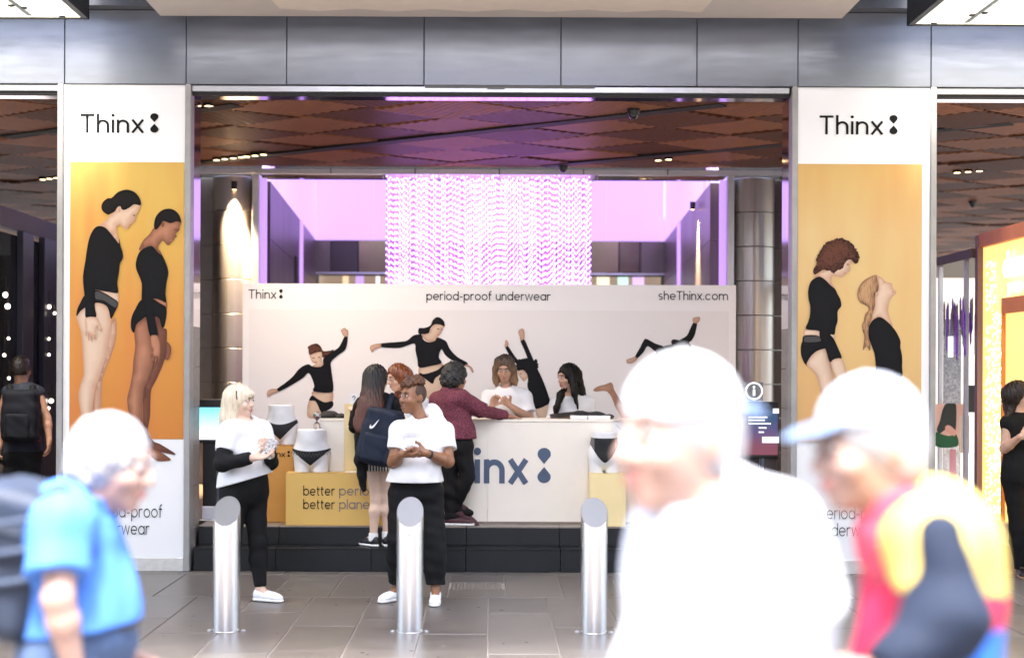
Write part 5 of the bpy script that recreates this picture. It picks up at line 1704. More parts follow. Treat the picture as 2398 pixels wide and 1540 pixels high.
q = MB().box(-.037, .037, -.005, .005, -.075, .075).mesh(.004)
q.transform(Matrix.Rotation(.35, 4, 'Y') @ Matrix.Rotation(.5, 4, 'Z'))
put('phone_case', q, ph, mat('phone_case', (.75, .72, .70), .3, noise=.9, nscale=60), local=True)

# ---- staff member with copper curls behind the middle bollard
J = joints(10.68, head=(966, 930), neck=(986, 980), sr=(936, 1008, -.03), sl=(1040, 1008, .04), er=(921, 1082, -.10), wr=(942, 1062, -.28), el=(1049, 1080, -.06), wl=(998, 1060, -.27),
           hr=(946, 1160, 0), hl=(1002, 1160, .02), kr=(936, 1262, -.03), ar=(931, 1374, .10), kl=(1012, 1262, -.02), al=(1020, 1378, -.02), fr=(895, 1380, -.03), fl=(1017, 1390, -.2))
f2 = (-.22, -.97, 0)
cur, L, M = person('staff member in white tee with short copper curls behind the middle bollard', J, skin2,
    dict(f=f2, headf=(-.74, -.67, .02), belly=.03, hips=1.06, leg=1.12, arm=1.15, s=1.02, nose=1.25, jaw=1.06,
         hands={'r': dict(d=(.75, -.2, -.1), n=(0, -.5, 1), t=(.1, -1, .3), curl=.75), 'l': dict(d=(-1, -.1, .12), n=(0, 1, -.2), t=(.1, -.1, 1), curl=.45)}),
    dict(skin_lip=lip2, brow_m=brow_d, look=(-.5, .1), open_mouth=.008, s=1.03))
def collar(S_): pass
tee(cur, J, f2, tee_w, np.array(P(980, 1126, 10.68)), .60, .022, amp=.007, seed=8, belly=.055, hips=1.15, slv=.98, chestw=1.05)
trousers(cur, J, f2, cloth_b, np.array(P(980, 1116, 10.68)), .018, .90, amp=.006, hips=1.14, leg=1.13, wide=.018)
for q in 'lr': shoe_obj(cur, J['a' + q], 0.002, J['f' + q] - J['a' + q], shoe_w, sole_w, 1.)
H = Sdf(.0055)
H.ell(L(0, -.022, .030), M, (.079, .094, .090), .02)
face_cut(H, L, M, 1., up=-.03, w=.085, fw=.135, h=.115, d=.108)
H.clip(L(0, -.02, -.05), -M[2] * .9 - M[1] * -.2)
sdf_obj('shaved_sides', H, mat('hair_fade', (.05, .024, .014), .7, noise=.4, nscale=80), cur)
H = Sdf(.006)
rr = random.Random(5)
for k in range(58):
    while True:
        a, b_ = rr.uniform(-.062, .062), rr.uniform(-.092, .068)
        e2 = (a / .073) ** 2 + ((b_ + .014) / .092) ** 2
        if e2 < .86: break
    h0 = .040 + .100 * math.sqrt(1 - e2) + rr.uniform(0, .014)
    rad = rr.uniform(.015, .024)
    H.ell(L(a, b_, h0), M, (rad, rad, rad * 1.1), .008)
H.noise = curls(.006, 170, 1)
sdf_obj('curls', H, hair_copper, cur)
H = Sdf(.0075)
nk = V3(J['neck'])
H.ell(nk + V3((.075, .08, .030)), np.eye(3), (.085, .065, .085), .03).ell(nk + V3((.12, .06, -.03)), np.eye(3), (.07, .06, .05), .03)
H.noise = folds(.007, 50, 40, 4)
sdf_obj('hood', H, tee_w, cur)
MB().lathe([(.031, -.012), (.033, -.010), (.033, .010), (.031, .012)], (0, 0, 0), 16).build('watch', frame_black, cur, local=True)
wt = [o for o in kids(cur) if o.name.startswith('watch')][0]
w_ = V3(J['wl']) + .10 * unit(V3(J['el']) - V3(J['wl'])) * .35
wt.data.transform(Matrix.Translation(Vector(w_)) @ Vector(unit(V3(J['el']) - V3(J['wl']))).to_track_quat('Z', 'Y').to_matrix().to_4x4())
wt.location = -cur.location
cup = thing('cup', 'small white paper cup between the hands of the curly staff member', 'cup', P(962, 1037, 10.40))
MB().lathe([(.026, -.04), (.036, .045), (.034, .045), (.024, -.036)], P(961, 1040, 10.40), 18).build('cup_wall', mat('paper_white', (.8, .78, .75), .5), cup, smooth=True)

# ---- long haired girl with a rucksack on the step
D3 = 12.42
J = joints(D3, head=(884, 888), neck=(884, 925), sl=(850, 948, .05), sr=(922, 948, -.03), el=(832, 1000, .12), wl=(830, 962, .30), er=(936, 1010, .04), wr=(925, 1045, .22),
           hl=(870, 1070, .01), hr=(906, 1070, -.01), kl=(880, 1165, .02), al=(874, 1256, .0), kr=(906, 1165, .03), ar=(905, 1252, .03), fl=(860, 1260, .06), fr=(902, 1260, .2))
f3 = (.25, .97, 0)
girl, L, M = person('girl with long ombre hair in black jacket and striped shorts on the step', J, skin_pale,
    dict(f=f3, headf=(.55, .83, -.05), s=.95, leg=.86, hips=.95, sc=.92,
         hands={'l': dict(d=(-.3, .6, .3), n=(0, .3, -1), t=(1, 0, 0), curl=.5)}), ground=.205)
tee(girl, J, f3, cloth_b, np.array(P(885, 1088, D3)), 1., .022, name='jacket', amp=.006, seed=5, neck=False, hips=1.0, sc=.95)
sleeves(girl, J, cloth_b, .6, .9, g=.008)
S_ = Sdf(.007)
S_.chain([P(846, 1020, D3 - .1), P(846, 1075, D3 - .14), P(848, 1110, D3 - .14), P(851, 1146, D3 - .13)], [.06, .055, .042, .020], .03)
S_.noise = folds(.006, 60, 30, 2)
sdf_obj('hanging_sleeve', S_, cloth_b, girl)
trousers(girl, J, f3, stripes('striped_cotton', (.01, .01, .012), (.75, .74, .72), 12.5), np.array(P(885, 1060, D3)), .022, 0, name='shorts', amp=.003, leg=.95, hips=1.0, cut=(np.array(P(885, 1101, D3)), (0, 0, -1)))
for q in 'lr': shoe_obj(girl, J['a' + q], .207, J['f' + q] - J['a' + q], shoe_k, sole_w, .9, high=.01)
for q in 'lr':
    S_ = Sdf(.006); a = V3(J['a' + q]); S_.cone(a - V3((0, 0, .02)), a + V3((0, 0, .035)), .042, .041, .01, flat=True)
    sdf_obj('sock', S_, tee_w, girl)
H = hair_cap(L, M, .95, .018)
r3, f3_, u3 = frame((.45, .89, 0))
H.cone(L(-.01, -.05, .02), np.array(P(868, 955, D3 - .13)), .092, .105, .05)
H.cone(np.array(P(866, 955, D3 - .13)), np.array(P(858, 998, D3 - .15)), .105, .098, .05)
H.ell(np.array(P(858, 985, D3 - .15)), np.eye(3), (.108, .06, .13), .04)
H.clip(np.array(P(860, 1010, D3)), (.05, 0, -1))
face_cut(H, L, M, .95, up=-.045, w=.07, fw=.125, h=.09)
H.noise = strands(.0045, 120, 1)
sdf_obj('hair', H, ombre(), girl)

navy = mat('navy_nylon', (.006, .011, .026), .6, spec=.3, bump=.15, bscale=150, noise=.3, nscale=8)
rk = thing('rucksack', 'navy rucksack with a white swoosh on the back of the long haired girl', 'rucksack', P(893, 1015, D3 - .22))
def rucksack(root, c, R3, w, h, d, m, strap_pts=None, pocket=True, seed=0, res=.007):
    S_ = Sdf(res)
    S_.box(c, R3, (w / 2 - .05, d / 2 - .04, h / 2 - .06), .05, .02)
    S_.box(c - R3[2] * h * .12 , R3, (w / 2 - .045, d / 2 - .045, h * .36 - .05), .055, .03)
    S_.noise = folds(.006, 26, 20, seed)
    b = sdf_obj('main_body', S_, m, root)
    if pocket:
        S_ = Sdf(res)
        S_.box(c - R3[2] * h * .20 - R3[1] * d * .40, R3, (w * .36 - .03, .02, h * .24 - .03), .035, .02)
        S_.noise = folds(.004, 34, 30, seed + 2)
        sdf_obj('front_pocket', S_, m, root)
    return b
rot = Matrix.Rotation(math.radians(12), 3, 'Y') @ Matrix.Rotation(math.radians(-14), 3, 'Z')
R3 = np.array([list(rot @ Vector(v)) for v in ((1, 0, 0), (0, 1, 0), (0, 0, 1))], dtype=np.float32)
cb = np.array(P(890, 1020, D3 - .24), dtype=np.float32)
rucksack(rk, cb, R3, .30, .50, .19, navy)
S_ = Sdf(.006)
S_.chain([np.array(P(905, 968, D3 - .20)), np.array(P(914, 935, D3 - .10)), np.array(P(918, 925, D3 - .0))], [.028, .027, .025], .01)
sdf_obj('shoulder_strap', S_, navy, rk)
MB().tube([P(878, 966, D3 - .25), P(884, 955, D3 - .27), P(893, 958, D3 - .25)], .008, 6).build('grab_loop', navy, rk)
for k in range(2):
    z0 = .02 if k else -.11
    MB().tube([Vector(cb) + Vector(R3[0]) * a + Vector(R3[1]) * (-.118 if k == 0 else -.100) + Vector(R3[2]) * (z0 + .02 * math.cos(a * 14)) for a in (-.11, -.06, 0, .06, .11)], .004, 5).build('zip_line', mat('zip_dark', (.006, .008, .015), .4), rk)
sw = [(372, 570), (350, 590), (330, 612), (312, 628), (300, 632), (297, 626), (300, 612), (292, 620), (285, 636), (290, 648), (304, 651), (322, 642), (345, 612)]
cs = lambda x, y: ((820 + x / 3.5) * .9588, (860 + y / 3.5) * .9588)
pts = []
for x, y in sw:
    v = P(*cs(x, y), D3 - .36)
    pts.append(v)
o = MB()
o.prism(pts, 0, (0, .03, 0))
o.build('swoosh', mat('swoosh_white', (.8, .8, .8), .5), rk)

# ---- red haired staff behind the counter
D4 = 13.5
J = joints(D4, head=(931, 884, -.18), neck=(950, 925, -.06), sr=(915, 952, -.04), sl=(990, 948, .04), er=(898, 1000, -.1), wr=(905, 985, -.30), el=(1006, 1010, .0), wl=(985, 1040, -.1),
           hr=(935, 1075, .02), hl=(975, 1075, .02), kr=(935, 1150, .02), ar=(935, 1190, .02), kl=(975, 1150, .02), al=(975, 1190, .02), fr=(935, 1195, -.2), fl=(975, 1195, -.2))
def legs_to(J, z):                                # straight legs down to the floor behind the counter
    for q in 'lr':
        h = J['h' + q]
        J['a' + q] = np.array([h[0], h[1], z + .085], dtype=np.float32)
        J['k' + q] = (h + J['a' + q]) / 2 + V3((0, -.02, 0))
        J['f' + q] = J['a' + q] + V3((0, -.2, 0))
legs_to(J, ZP)
f4 = (-.35, -.94, 0)
red, L, M = person('red haired staff member leaning towards the long haired girl', J, skin1, dict(f=f4, headf=(-.80, -.52, -.28), s=.98, bust=.9), dict(skin_lip=lip1, brow_m=mat('brow_red', (.2, .08, .04), .6), look=(-.2, -.8)), 'staff behind the counter', ZP)
tee(red, J, f4, tee_w, np.array(P(950, 1080, D4)), .6, .018, seed=11, bust=.9)
trousers(red, J, f4, cloth_b, np.array(P(950, 1070, D4)), .012, .95)
for q in 'lr': shoe_obj(red, J['a' + q], ZP + .001, J['f' + q] - J['a' + q], shoe_w, sole_w, .92)
H = hair_cap(L, M, .98, .020)
H.cone(L(.05, -.05, .0), np.array(P(938, 955, D4 - .10)), .060, .045, .04).cone(L(-.06, -.05, .0), np.array(P(962, 950, D4 - .12)), .065, .055, .04)
H.cone(L(0, -.09, .0), np.array(P(958, 940, D4 + .05)), .07, .06, .04)
face_cut(H, L, M, .98, up=-.025, w=.070, fw=.120, h=.105)
H.noise = strands(.004, 120, 3)
sdf_obj('hair', H, hair_red, red)

# ---- customer in the maroon jumper
D5 = 12.62
J = joints(D5, head=(1066, 884, .06), neck=(1050, 920, .03), sl=(1024, 936, .12), sr=(1082, 934, -.07), el=(1010, 985, .16), wl=(1030, 1030, .10), er=(1130, 962, .02), wr=(1186, 973, .22),
           hl=(1050, 1048, .04), hr=(1080, 1046, -.05), kl=(1054, 1126, .0), al=(1054, 1203, .0), kr=(1094, 1112, -.06), ar=(1068, 1186, .02), fl=(1085, 1210, .01), fr=(1092, 1200, .02))
f5 = (.55, .83, 0)
mar, L, M = person('customer in maroon knit jumper and black trousers reaching over the counter', J, skin3,
    dict(f=f5, headf=(.80, .58, -.12), s=1., hips=1.0, leg=.92,
         hands={'r': dict(d=(1, .25, -.15), n=(0, 0, -1), t=(.2, 1, 0), curl=.2)}), None, None, ZP)
knit = mat('maroon_knit_jumper', (.135, .026, .045), .85, noise=.95, nscale=95, bump=.5, bscale=150)
def big(S_):
    S_.cone(J['neck'] - V3((0, 0, .05)), J['neck'] + V3((0, 0, .015)), .09, .066, .03)
tee(mar, J, f5, knit, np.array(P(1060, 1026, D5)), 1., .020, name='jumper', amp=.006, seed=6, neck=False, extra=big, hips=1.02, belly=.02, slv=1.05)
sleeves(mar, J, knit, .5, .93, g=.010, seed=4, rb=.040)
trousers(mar, J, f5, denim_b, np.array(P(1060, 1016, D5)), .012, 1.0, amp=.005, leg=.95, seed=9)
J['al'][2] = ZP + .092
for q in 'lr':
    S_ = Sdf(.006); a = V3(J['a' + q]); fd = unit((J['f' + q][0] - a[0], J['f' + q][1] - a[1], 0))
    S_.chain([a + V3((0, 0, .05)), a, a + fd * .10 - V3((0, 0, .050)), a + fd * .13 - V3((0, 0, .053))], [.046, .046, .034, .026], .02).cone(a - fd * .02 - V3((0, 0, .03)), a, .038, .045, .02)
    sdf_obj('sock', S_, denim_b, mar)
shoe_obj(mar, J['al'], ZP + .001, (1, -.1, 0), shoe_m, sole_w, 1.05, high=.055)
sh2 = shoe_obj(mar, J['ar'], ZP + .001, (1, .05, 0), shoe_m, sole_w, 1.0, high=.055)
pv_ = Vector(J['ar'])
sh2.data.transform(Matrix.Translation(Vector((pv_.x + .12, pv_.y, ZP))) @ Matrix.Rotation(math.radians(28), 4, 'Y') @ Matrix.Translation(-Vector((pv_.x + .12, pv_.y, ZP))))
for o in kids(sh2): o.data.transform(Matrix.Translation(Vector((pv_.x + .12, pv_.y, ZP))) @ Matrix.Rotation(math.radians(28), 4, 'Y') @ Matrix.Translation(-Vector((pv_.x + .12, pv_.y, ZP))))
H = hair_cap(L, M, 1., .026)
H.ell(L(0, -.06, -.03), M, (.098, .075, .085), .03)
face_cut(H, L, M, 1., up=-.045, w=.085, fw=.135, h=.09)
H.noise = curls(.009, 75, 3)
sdf_obj('hair', H, hair_grey, mar)

# ---- two staff behind the counter
D6 = 13.5
J = joints(D6, head=(1182, 863, -.05), neck=(1185, 907), sr=(1145, 930, .0), sl=(1228, 930, .0), er=(1128, 978, -.06), wr=(1152, 950, -.22), el=(1240, 980, -.06), wl=(1192, 948, -.24),
           hr=(1163, 1075, .02), hl=(1205, 1075, .02), kr=(1163, 1150), ar=(1163, 1190), kl=(1205, 1150), al=(1205, 1190))
legs_to(J, ZP)
f6 = (-.05, -1, 0)
st6, L, M = person('staff member with fair tipped hair looking down behind the counter', J, skin4, dict(f=f6, headf=(-.15, -.92, -.34), s=1., bust=.95, arm=1.05,
        hands={'r': dict(d=(.3, -.3, .8), n=(.5, -1, 0), t=(1, 0, .2), curl=.8), 'l': dict(d=(-.5, -.4, .5), n=(-.5, -.6, -.4), t=(-.2, -.5, 1), curl=.9)}),
    dict(skin_lip=lip1, brow_m=brow_d, look=(0, -.9)), 'staff behind the counter', ZP)
tee(st6, J, f6, tee_w, np.array(P(1185, 1078, D6)), .72, .020, amp=.007, seed=2, bust=.95)
trousers(st6, J, f6, cloth_b, np.array(P(1185, 1070, D6)), .012, .95)
for q in 'lr': shoe_obj(st6, J['a' + q], ZP + .001, (0, -1, 0), shoe_w, sole_w, .92)
q = text_mesh('period-proof', .014, tuple(P(1167, 947, D6 - .17)), w=.16, fit=.07)
q.build('shirt_print', ink, st6)
H = hair_cap(L, M, 1., .018)
for a in (-1, 1):
    H.chain([L(a * .055, .02, .09), L(a * .082, .025, .0), L(a * .085, .015, -.10), L(a * .09, .0, -.16)], [.035, .032, .034, .022], .03)
H.cone(L(0, -.07, 0), L(0, -.08, -.13), .075, .07, .03)
face_cut(H, L, M, 1., up=-.035, w=.064, fw=.120, h=.108)
H.noise = strands(.004, 120, 4)
om2 = ombre(); om2.name = 'hair_fair_tips'
rm = [n for n in om2.node_tree.nodes if n.type == 'VALTORGB'][0]
rm.color_ramp.elements[0].color = (.26, .15, .075, 1); rm.color_ramp.elements[1].color = (.012, .007, .006, 1); rm.color_ramp.elements[0].position = .08; rm.color_ramp.elements[1].position = .92
sdf_obj('hair', H, om2, st6)

J = joints(D6, head=(1330, 883, -.03), neck=(1336, 924), sr=(1304, 950, -.03), sl=(1374, 944, .05), er=(1290, 1000, -.08), wr=(1298, 978, -.30), el=(1384, 1002, -.02), wl=(1345, 974, -.26),
           hr=(1318, 1085, .02), hl=(1358, 1085, .02), kr=(1318, 1150), ar=(1318, 1190), kl=(1358, 1150), al=(1358, 1190))
legs_to(J, ZP)
f7 = (-.45, -.89, 0)
st7, L, M = person('smiling staff member with long black hair behind the right end of the counter', J, skin4, dict(f=f7, headf=(-.84, -.50, -.16), s=.98, bust=1.,
        hands={'l': dict(d=(-.8, -.4, -.1), n=(-.2, -.3, -1), t=(-.3, -.9, .2), curl=.6), 'r': dict(d=(.2, -.9, -.1), n=(.3, 0, -1), t=(.9, .2, 0), curl=.5)}),
    dict(skin_lip=mat('lip_red', (.30, .07, .06), .4), brow_m=brow_d, look=(-.3, -.4)), 'staff behind the counter', ZP)
tee(st7, J, f7, tee_w, np.array(P(1340, 1088, D6)), .70, .020, amp=.008, seed=7, bust=1.)
trousers(st7, J, f7, cloth_b, np.array(P(1340, 1080, D6)), .012, .95)
for q in 'lr': shoe_obj(st7, J['a' + q], ZP + .001, (-.3, -1, 0), shoe_w, sole_w, .92)
H = hair_cap(L, M, .98, .020)
H.chain([L(.0, -.06, .0), np.array(P(1350, 920, D6 + .05)), np.array(P(1362, 945, D6 + .09)), np.array(P(1366, 965, D6 + .10))], [.085, .080, .05, .03], .04)
H.chain([L(.07, -.03, .0), np.array(P(1312, 925, D6 - .16)), np.array(P(1303, 955, D6 - .2)), np.array(P(1298, 985, D6 - .2))], [.042, .034, .026, .010], .03)
H.chain([L(-.07, -.0, .02), np.array(P(1345, 920, D6 - .16)), np.array(P(1352, 955, D6 - .19))], [.042, .030, .010], .03)
face_cut(H, L, M, .98, up=-.035, w=.070, fw=.122, h=.105)
H.noise = strands(.004, 120, 5)
sdf_obj('hair', H, hair_black, st7)

# ---- far left man with rucksack, seen from behind
D8 = 13.6
J = joints(D8, head=(50, 864), neck=(50, 898), sl=(20, 918), sr=(88, 918), el=(-2, 985, -.02), wl=(0, 1040, -.06), er=(110, 980, -.02), wr=(115, 1030, -.08),
           hl=(36, 1068), hr=(68, 1068), kl=(34, 1170), al=(33, 1272), kr=(70, 1170), ar=(70, 1272))
for q in 'lr': J['f' + q] = J['a' + q] + V3((0, .2, 0))
f8 = (.04, 1, 0)
bm_, L, M = person('man in dark tank top walking into the left opening with a rucksack', J, skin3, dict(f=f8, headf=(.25, .97, 0), fem=False, hands={'r': dict(d=(0, -.1, -1), n=(-1, 0, 0), t=(0, 1, 0), curl=.5), 'l': dict(d=(0, -.1, -1), n=(1, 0, 0), t=(0, 1, 0), curl=.5)}, arm=1.05))
tee(bm_, J, f8, mat('navy_tank', (.010, .012, .022), .8, noise=.2), np.array(P(50, 1070, D8)), .05, .014, name='tank_top', neck=False, amp=.004, slv=.55)
trousers(bm_, J, f8, cloth_b, np.array(P(50, 1055, D8)), .03, 0.05, name='shorts', amp=.006, wide=.03)
for q in 'lr': shoe_obj(bm_, J['a' + q], .0, (0, 1, 0), shoe_k, sole_w, 1.)
H = hair_cap(L, M, 1., .014)
face_cut(H, L, M, 1., up=-.06, w=.08, fw=.13, h=.10)
H.clip(L(0, 0, -.055), -M[2]); H.noise = curls(.003, 120, 2)
sdf_obj('hair', H, hair_dark, bm_)
rk2 = thing('rucksack', 'black rucksack with red straps on the man in the dark left opening', 'rucksack', P(50, 975, D8 - .2))
rucksack(rk2, np.array(P(50, 972, D8 - .24), dtype=np.float32), np.eye(3, dtype=np.float32), .32, .50, .2, mat('black_nylon', (.004, .0045, .007), .8, spec=.2, noise=.3))
for a in (-1, 1):
    S_ = Sdf(.007); S_.chain([np.array(P(50 + a * 24, 930, D8 - .2)), np.array(P(50 + a * 27, 906, D8 - .10)), np.array(P(50 + a * 27, 905, D8))], [.028, .03, .028], .01)
    sdf_obj('shoulder_strap', S_, cloth_b, rk2)
    S_ = Sdf(.007); S_.chain([np.array(P(50 + a * 30, 1000, D8 - .2)), np.array(P(50 + a * 40, 1030, D8 - .1))], [.018, .016], .01)
    sdf_obj('red_strap', S_, mat('red_strap', (.35, .01, .02), .6), rk2)

# ---- far right woman in black
D9 = 12.2
J = joints(D9, head=(2388, 926), neck=(2388, 966), sr=(2360, 990, -.02), sl=(2420, 990, .03), er=(2351, 1050, -.06), wr=(2388, 1022, -.24), el=(2432, 1050), wl=(2410, 1020, -.22),
           hr=(2375, 1125), hl=(2410, 1125), kr=(2383, 1230), ar=(2390, 1335), kl=(2408, 1230), al=(2418, 1335))
for q in 'lr': J['f' + q] = J['a' + q] + V3((-.05, -.2, 0))
f9 = (.15, -.99, 0)
wo, L, M = person('woman in sleeveless black with long dark hair by the yellow shopfront', J, skin1, dict(f=f9, headf=(.72, -.66, .15), s=1., hands={'r': dict(d=(.9, -.2, .3), n=(0, 1, 0), t=(0, 0, 1), curl=.4)}), dict(skin_lip=lip1, brow_m=brow_d))
tee(wo, J, f9, cloth_b, np.array(P(2390, 1130, D9)), .05, .014, name='top', neck=False, amp=.004, slv=.6)
trousers(wo, J, f9, cloth_b, np.array(P(2390, 1115, D9)), .014, .95, amp=.003)
for q in 'lr': shoe_obj(wo, J['a' + q], .0, (-.2, -1, 0), shoe_k, mat('tan_sole', (.3, .18, .1), .6), .92)
H = hair_cap(L, M, 1., .018)
H.chain([L(.02, -.07, .02), np.array(P(2368, 955, D9 + .05)), np.array(P(2356, 975, D9 - .05))], [.085, .06, .02], .04)
face_cut(H, L, M, 1., up=-.035, w=.072, fw=.122, h=.105)
H.noise = strands(.004, 120, 6)
sdf_obj('hair', H, hair_dark, wo)
# ---------------------------------------------------------------- the three passers-by close to the camera
def stand(J, hipz, x, y, dx=(0, 0), gap=.09, r=(0, 1, 0)):
    """legs below the picture: hips, knees, ankles from the hip centre"""
    r = unit(r)
    for q, sgn, st_ in (('l', -1, dx[0]), ('r', 1, dx[1])):
        h = V3((x, y, hipz)) + r * sgn * gap
        J['h' + q] = h
        J['a' + q] = V3((h[0] + st_, h[1], .09))
        J['k' + q] = V3((h[0] + st_ * .55 + .02, h[1], .50))
hair_near = mat('hair_grey', (.32, .31, .32), .6, noise=.35, nscale=60)
skin_near = mat('skin_ruddy', (.36, .225, .18), .5, sss=.1, noise=.12, nscale=25)
blue_tee = mat('sky_blue_shirt', (.06, .19, .58), .8, bump=.5, bscale=12, noise=.06, nscale=6)
jeans = mat('blue_jeans', (.05, .085, .17), .8, bump=.3, bscale=160, noise=.3, nscale=20)
DL = 3.82
J = joints(DL, head=(262, 1086), neck=(196, 1190), sr=(150, 1228, -.17), sl=(182, 1218, .17), er=(136, 1400, -.24), wr=(176, 1580, -.20), el=(230, 1400, .22), wl=(300, 1530, .20))
hx = P(172, 1540, DL)
stand(J, .94, hx.x, DL, (.18, -.22), .085, (0, -1, 0))
for q in 'lr': J['f' + q] = J['a' + q] + V3((.2, 0, 0))
fL = (.96, -.12, -.26)
ml, L, M = person('grey haired man in blue shirt walking past on the left with a rucksack', J, skin_near,
    dict(f=fL, headf=(.97, -.12, -.18), fem=False, s=1.02, nose=1.3, belly=.0, res=.007, arm=1.0, hands={'r': dict(d=(.2, 0, -1), n=(1, 0, .2), t=(.1, .9, 0), curl=.5), 'l': dict(d=(.5, 0, -.8), n=(.3, -1, .2), t=(1, 0, .2), curl=.5)}),
    dict(skin_lip=lip1, brow_m=mat('brow_grey', (.3, .28, .27), .6), s=1.02))
tee(ml, J, fL, blue_tee, np.array(P(200, 1462, DL)), .68, .024, amp=.007, seed=4, belly=.012, hips=1.0, slv=1.08, hem_n=(.12, 0, -1))
S_ = Sdf(.006); nk = V3(J['neck']); S_.cone(nk - V3((0, 0, .02)), nk + V3((.02, 0, .045)), .080, .074, .02, flat=True); S_.noise = folds(.004, 60, 60)
sdf_obj('collar', S_, blue_tee, ml)
trousers(ml, J, fL, jeans, np.array(P(200, 1452, DL)), .022, .97, name='jeans', amp=.006, wide=.02, hips=1.0, belly=.0)
S_ = Sdf(.006); hc = (J['hl'] + J['hr']) / 2 + V3((.015, 0, .115)); S_.ell(hc, np.eye(3), (.160, .175, .05), .02); S_.clip(hc + V3((0, 0, .018)), (0, 0, 1)).clip(hc - V3((0, 0, .020)), (0, 0, -1))
sdf_obj('belt', S_, frame_black, ml)
for q in 'lr': shoe_obj(ml, J['a' + q], .002, (1, 0, 0), shoe_k, sole_w, 1.05)
H = hair_cap(L, M, 1.02, .016); face_cut(H, L, M, 1.02, up=-.05, w=.08, fw=.130, h=.105); H.clip(L(0, 0, -.07), -M[2]); H.noise = curls(.004, 90, 6)
sdf_obj('hair', H, hair_near, ml)
rk3 = thing('rucksack', 'large slate blue rucksack on the back of the man in blue', 'rucksack', P(45, 1290, DL))
slate = mat('slate_nylon', (.012, .021, .043), .65, noise=.45, nscale=9, bump=.15, bscale=120)
rot = Matrix.Rotation(math.radians(14), 3, 'Y')
axx = [rot @ Vector((0, -1, 0)), rot @ Vector((1, 0, 0)), rot @ Vector((0, 0, 1))]
R3 = np.array([list(v) for v in axx], dtype=np.float32)
rucksack(rk3, np.array(P(40, 1296, DL), dtype=np.float32), R3, .34, .40, .23, slate, seed=3, pocket=False)
S_ = Sdf(.007); S_.box(np.array(P(52, 1176, DL), dtype=np.float32), R3, (.11, .055, .015), .03, .02); S_.noise = folds(.006, 40, 40, 2)
sdf_obj('top_flap', S_, slate, rk3)
for a in (-1, 1):
    S_ = Sdf(.007); S_.chain([np.array(P(90, 1180, DL + a * .13)), np.array(P(140, 1158, DL + a * .13)), np.array(P(196, 1215, DL + a * .12)), np.array(P(205, 1290, DL + a * .13)), np.array(P(150, 1370, DL + a * .15))], [.026, .026, .026, .022, .016], .01)
    sdf_obj('shoulder_strap', S_, slate, rk3)
for y in (1230, 1300, 1370):
    MB().tube([P(-30, y, DL - .185), P(40, y - 10, DL - .20), P(95, y - 18, DL - .17)], .010, 6).build('side_strap', mat('pale_webbing', (.03, .045, .08), .7), rk3)

polo = mat('white_polo', (.56, .57, .61), .8, bump=.5, bscale=12)
DW = 2.42
J = joints(DW, head=(1588, 1024), neck=(1668, 1205, .02), sr=(1582, 1262, .10), sl=(1812, 1240, -.08), er=(1540, 1510, .12), wr=(1560, 1740, .0), el=(1893, 1490, -.06), wl=(1850, 1740, -.16))
hx = P(1715, 1700, DW)
stand(J, .95, hx.x, DW, (.16, -.2), .085, (-.80, .6, 0))
for q in 'lr': J['f' + q] = J['a' + q] + V3((-.16, -.12, 0))
fW = (-.62, -.78, -.05)
mw, L, M = person('man in white polo and backward white cap passing in front of the counter', J, skin_near,
    dict(f=fW, headf=(-.86, -.50, -.02), fem=False, s=1.03, nose=1.35, jaw=1.08, belly=.06, res=.007, hands={'r': dict(d=(.1, -.1, -1), n=(1, 0, 0), t=(0, -1, 0), curl=.5), 'l': dict(d=(-.2, -.1, -1), n=(-1, 0, 0), t=(0, -1, 0), curl=.5)}),
    dict(skin_lip=lip1, brow_m=mat('brow_grey2', (.05, .035, .03), .6), s=1.03))
tee(mw, J, fW, polo, V3((hx.x, DW, .90)), .75, .024, name='polo_shirt', amp=.007, seed=14, belly=.085, hips=1.06, slv=1.1, chestw=1.06)
S_ = Sdf(.006); nk = V3(J['neck']); S_.cone(nk - V3((0, 0, .02)), nk + V3((-.02, -.01, .040)), .088, .076, .02, flat=True); S_.noise = folds(.004, 60, 60)
sdf_obj('collar', S_, mat('pale_blue_collar', (.55, .62, .76), .8), mw)
trousers(mw, J, fW, mat('beige_chinos', (.35, .28, .2), .8, noise=.1), V3((hx.x, DW, 1.0)), .02, .97, amp=.006, wide=.02)
for q in 'lr': shoe_obj(mw, J['a' + q], .002, (-.8, -.6, 0), shoe_k, sole_w, 1.05)
H = hair_cap(L, M, 1.03, .008); face_cut(H, L, M, 1.03, up=-.045, w=.08, fw=.130, h=.10); H.clip(L(0, 0, -.075), -M[2])
sdf_obj('hair', H, hair_near, mw)
cp = thing('cap', 'white baseball cap with pale blue peak worn backwards', 'cap', Vector(L(0, 0, .1)))
def cap(root, L, M, m, peak_m, back=False, s=1.):
    S_ = Sdf(.006)
    S_.ell(L(0, -.012, .042), M, (.086 * s, .104 * s, .098 * s), .01)
    S_.clip(L(0, 0, .040), -M[2] + M[1] * (.12 if not back else -.10))
    sdf_obj('crown', S_, m, root)
    g = -1 if back else 1
    S_ = Sdf(.005)
    S_.ell(L(0, g * .105, .048), np.array([M[0], unit(M[1] + M[2] * (-.20 * g)), unit(np.cross(M[0], unit(M[1] + M[2] * (-.20 * g))))]), (.068, .066, .010), .01)
    sdf_obj('peak', S_, peak_m, root)
    MB().ball(L(0, -.012, .140), .007).build('button', m, root)
cap(cp, L, M, mat('white_twill', (.55, .56, .58), .8, bump=.3, bscale=20), mat('pale_blue_twill', (.26, .38, .60), .8), True, 1.04)

